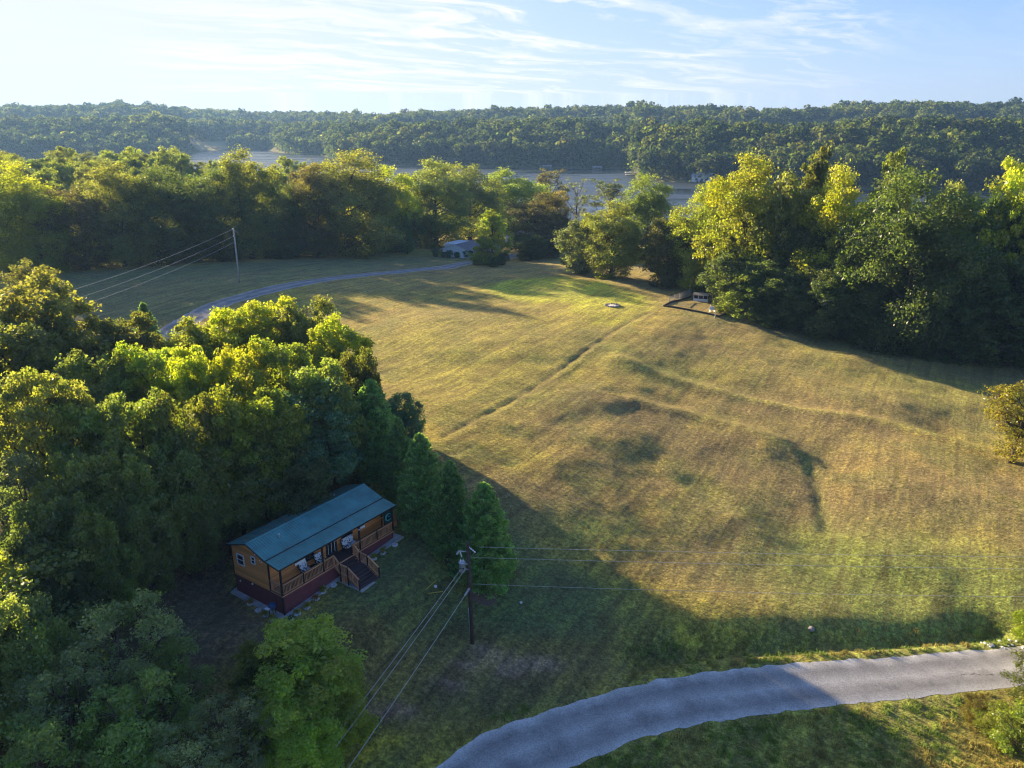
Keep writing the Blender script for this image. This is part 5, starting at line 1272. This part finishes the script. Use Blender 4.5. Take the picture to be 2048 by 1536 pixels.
# ------------------------------------------------------------------ garden with fence beside the right-hand wood
GP = [hit(1327, 613), hit(1380, 594), hit(1437, 634), hit(1412, 603)]
def timber(a_, b_, label):
    a_, b_ = Vector(a_), Vector(b_); d = (b_ - a_); n = max(2, int(d.length / 2.4)); r_ = root('timber_edging', a_, label, 'edging')
    for k in range(n):
        p, q = a_ + d * (k / n), a_ + d * ((k + .98) / n); p.z = gz(p.x, p.y) + .14; q.z = gz(q.x, q.y) + .14
        MB().bar(p - a_, q - a_, .20, .30).build('timber', M['pole'], r_)
timber(hit(1327, 613), hit(1437, 634), 'dark timber edging along the field side of the garden'); timber(hit(1330, 612), hit(1382, 594), 'dark timber edging under the garden rail fence'); timber(hit(1437, 634), hit(1470, 622), 'dark timber edging at the right end of the garden')
a_, b_ = Vector(hit(1338, 606)), Vector(hit(1382, 589)); d = b_ - a_; gf = root('rail_fence', a_, 'grey wooden picket fence running up to the wood beside the garden', 'fence')
n = 26
for k in range(n + 1):
    p = a_ + d * (k / n); p.z = gz(p.x, p.y); big_ = k % 6 == 0
    MB().box(-.06 if big_ else -.025, .06 if big_ else .025, -.05 if big_ else -.02, .05 if big_ else .02, 0, 1.35 if big_ else 1.15).build('post' if big_ else 'picket', M['pole_grey'], gf).location = p - a_
for z_ in (.25, 1.05): MB().bar(Vector((0, 0, z_)), d + Vector((0, 0, z_)), .05, .09).build('rail', M['pole_grey'], gf)
sh = root('garden_shed', hit(1400, 602), 'low white-sided shed half hidden by leaves behind the garden', 'shed', None, R(-22))
MB().box(-1.9, 2.6, -1.2, 1.2, 0, .95).build('lower_wall', M['white'], sh)
for x in (-1.85, -.4, 1.1, 2.5): MB().box(x - .06, x + .06, -1.2, -1.08, .95, 2.1).build('post', M['white'], sh)
MB().box(-1.75, 2.5, -1.02, 1.1, .95, 2.1).build('dark_screen', M['black'], sh)
MB().prism([(-2.1, -1.5, 2.1), (-2.1, 1.4, 2.1), (-2.1, 0, 2.7)], (0,0,0), (4.9, 0, 0)).build('roof', M['stone_grey'], sh)
gp = hit(1430, 637); pst = tag(link('fence_post', MB().box(-.07, .07, -.07, .07, -.1, 1.5).mesh('fence_post', M['pole_grey']), None, gp), 'single grey post at the right corner of the garden edging', 'post')
gc = root('garden_bench', hit(1424, 624), 'small white garden bench inside the timber edging', 'bench', None, R(20))
MB().box(-.55, .55, -.22, .22, .40, .45).build('seat', M['white'], gc); MB().box(-.55, .55, .20, .25, .46, .95).build('backrest', M['white'], gc)
for x in (-.5, .45): MB().box(x, x + .06, -.2, .2, 0, .40).build('leg', M['white'], gc)
sh.scale = (.62, .7, .62)
# staked sapling
sp_ = root('staked_sapling', hit(1106, 553), 'bare staked sapling standing alone on the crest', 'sapling'); q = random.Random(2)
tm = MB().tube([(0, 0, -.2), (.05, 0, 1.6), (0, .05, 2.9)], [.045, .035, .015], 6)
for k in range(12):
    z_ = 1.1 + k * .14; a = q.uniform(0, 6.28); L_ = q.uniform(.5, 1.1); tm.tube([(0, 0, z_), (L_ * math.cos(a) * .6, L_ * math.sin(a) * .6, z_ + .25), (L_ * math.cos(a), L_ * math.sin(a), z_ + .6)], [.018, .012, .006], 4)
tm.build('trunk', M['bark_pale'], sp_)
for x in (-.8, .8): MB().box(x - .04, x + .04, -.04, .04, -.2, 1.5).build('stake', M['pole_grey'], sp_); MB().bar((x, 0, 1.35), (0, 0, 1.2), .02).build('tie', M['wire'], sp_)

# ------------------------------------------------------------------ white house at the end of the driveway
M['house'] = simple('pale_blue_siding', (.82, .86, .88), .7, .05, 2); M['shingle'] = simple('grey_shingles', (.20, .19, .19), .9, .2, 3)
HB = hit(900, 515); ang = R(14)
hs = root('white_house', (HB[0] + 3.9, HB[1] + 5, HB[2] - .3), 'low white house with a grey gabled roof at the end of the driveway', 'house', None, ang)
# local: x along the ridge to the right, gable end faces left (-x) and a little to the camera
def gable(x0, x1, y0, y1, h, rise, par, wallm):
    ym = (y0 + y1) / 2
    MB().prism([(x0, y0, 0), (x0, y1, 0), (x0, y1, h), (x0, ym, h + rise), (x0, y0, h)], (0,0,0), (x1 - x0, 0, 0)).build('wall', M[wallm], par)
    for ya, sgn in ((y0 - .45, 1), (y1 + .45, -1)):
        zl = h - .45 * rise / ((y1 - y0) / 2)
        o = MB().prism([(x0 - .4, ya, zl + .02), (x0 - .4, ym, h + rise + .02), (x0 - .4, ym, h + rise + .18), (x0 - .4, ya, zl + .18)], (0,0,0), (x1 - x0 + .8, 0, 0)).build('roof', M['shingle'], par)
        MB().prism([(x0 - .43, ya, zl - .05), (x0 - .43, ym, h + rise - .05), (x0 - .43, ym, h + rise + .15), (x0 - .43, ya, zl + .15)], (0,0,0), (.025, 0, 0)).build('bargeboard', M['white'], o)
    # clapboards
    cb = MB(); z_ = .15
    while z_ < h: cb.box(x0 - .02, x0, y0, y1, z_, z_ + .02); z_ += .18
    tag(cb.build('clapboard_laps', M['white'], par), kind='stuff')
hs.rotation_euler.z = R(62)
# gable end is turned to the camera: x axis runs away from the camera
gable(-5, 15, -4.3, 4.3, 2.5, 1.25, hs, 'house'); 
wg = MB().prism([(4, 4.31, 2.4), (4, 9.5, 2.4), (4, 9.5, 0), (4, 4.31, 0)], (0,0,0), (8, 0, 0)).build('wing_wall', M['house'], hs)
for k, x in enumerate((-3.6, -1.2, 2.4)):
    f = MB().box(x, x + 1.0, -4.36, -4.302, .9, 2.1).build('window', M['frame'], hs); MB().box(x + .08, x + .92, -4.375, -4.361, .98, 2.02).build('pane', M['glass'], f)
for x in (-4.8, -1.6, 1.6, 4.8): MB().box(x - .07, x + .07, -6.2, -6.06, 0, 2.25).build('porch_post', M['white'], hs)
MB().prism([(-5.3, -6.5, 2.25), (-5.3, -4.3, 2.75), (-5.3, -4.3, 2.87), (-5.3, -6.5, 2.37)], (0,0,0), (11, 0, 0)).build('porch_roof', M['shingle'], hs)
h2 = root('barn_house', (HB[0] + 22, HB[1] + 26, HB[2] - .5), 'pale taller house behind the white house, mostly hidden by the feathery tree', 'house', None, R(62))
gable(-4, 14, -5, 5, 3.4, 2.2, h2, 'house')
for y in (-2.8, .4): f = MB().box(-4.06, -4.002, y, y + 1.1, 1.0, 2.4).build('window', M['frame'], h2); MB().box(-4.075, -4.061, y + .1, y + 1.0, 1.1, 2.3).build('pane', M['glass'], f)
# parked car on the drive
M['car'] = simple('white_car_paint', (.72, .73, .75), .25, .02, spec=.6); M['tyre'] = simple('tyre_rubber', (.02, .02, .02), .8)
cp = hit(1030, 499); car = root('parked_car', cp, 'white sedan parked at the end of the driveway beside the dark bush', 'car', None, R(20))
prof = [(-2.2, .35), (-2.25, .75), (-1.9, .92), (-1.35, .98), (-.75, 1.42), (.55, 1.45), (1.2, 1.0), (2.0, .88), (2.22, .62), (2.2, .35)]
MB().prism([(x, -.85, z_) for x, z_ in prof], (0,0,0), (0, 1.7, 0)).build('body', M['car'], car)
for y in (-.87, .855): MB().prism([(-1.15, y, .98), (-.68, y, 1.34), (.50, y, 1.37), (1.02, y, .98)], (0,0,0), (0, .015, 0)).build('side_window', M['glass'], car)
MB().prism([(.60, -.72, 1.43), (1.17, -.78, 1.03), (1.17, .78, 1.03), (.60, .72, 1.43)], (0,0,0), (.02, 0, .02)).build('windscreen', M['glass'], car)
for x in (-1.4, 1.4):
    for y in (-.88, .70): MB().tube([(x, y, .32), (x, y + .18, .32)], .32, 14).build('wheel', M['tyre'], car)
# ------------------------------------------------------------------ things on the far shore
M['dock_roof'] = simple('pale_metal_roof', (.34, .36, .38), .5, .05)
def dock(px, y, w, label):
    r = ray(px, 340); x = r[0] / r[1] * y; d_ = root('boat_dock', (x, y, LAKE), label, 'boat dock'); h = w / 2
    MB().box(-h, h, -3.5, 3.5, .3, .6).build('deck', M['pole_grey'], d_)
    for sx in (-h + .2, h - .2):
        for sy in (-3.2, 3.2): MB().box(sx - .15, sx + .15, sy - .15, sy + .15, -1, 2.2).build('post', M['pole_grey'], d_)
    MB().prism([(-h - .5, -4.2, 2.2), (-h - .5, 4.2, 2.2), (-h - .5, 0, 2.9)], (0,0,0), (w + 1, 0, 0)).build('roof', M['dock_roof'], d_)
dock(1094, 800, 8, 'covered boat dock on the far shore, leftmost of the three'); dock(1194, 782, 8, 'covered boat dock on the far shore below the dark hillside'); dock(1262, 700, 9, 'pale boat dock touching the point on the right')
def far_house(px, py, w, label, yaw, d0):
    r = ray(px, py); x = r[0] / r[1] * d0; z_ = gz(x, d0); h_ = root('lake_house', (x, d0, z_), label, 'house', None, yaw)
    MB().box(-w / 2, w / 2, -5, 5, 0, 4).build('wall', M['white'], h_); MB().prism([(-w / 2 - .6, -5.8, 4), (-w / 2 - .6, 5.8, 4), (-w / 2 - .6, 0, 7)], (0,0,0), (w + 1.2, 0, 0)).build('roof', M['dock_roof'], h_)
    for x_ in (-w / 4, w / 4): MB().box(x_ - 1, x_ + 1, -5.05, -5.001, 1.2, 2.8).build('window', M['glass'], h_)
far_house(381, 288, 16, 'tiny white house above the mown point of the far bay', R(20), 1300)
far_house(1408, 338, 15, 'pale-roofed house at the waterline of the right-hand hill', R(-30), 612)

# ------------------------------------------------------------------ haze: one even box of air
m, g = new_mat('haze_air')
pv = g.n('ShaderNodeVolumePrincipled', {'Color': (.30, .56, 1, 1), 'Density': .00012, 'Anisotropy': .25})
g.n('ShaderNodeOutputMaterial', {1: pv.outputs[0]})
hz = MB().box(-2500, 2500, -250, 2900, LAKE - 6, 92).build('haze', m)
tag(hz, kind='stuff')

for o in bpy.data.objects:
    if 'label' in o and not 4 <= len(o['label'].split()) <= 16: print('LABELLEN', len(o['label'].split()), o['label'])
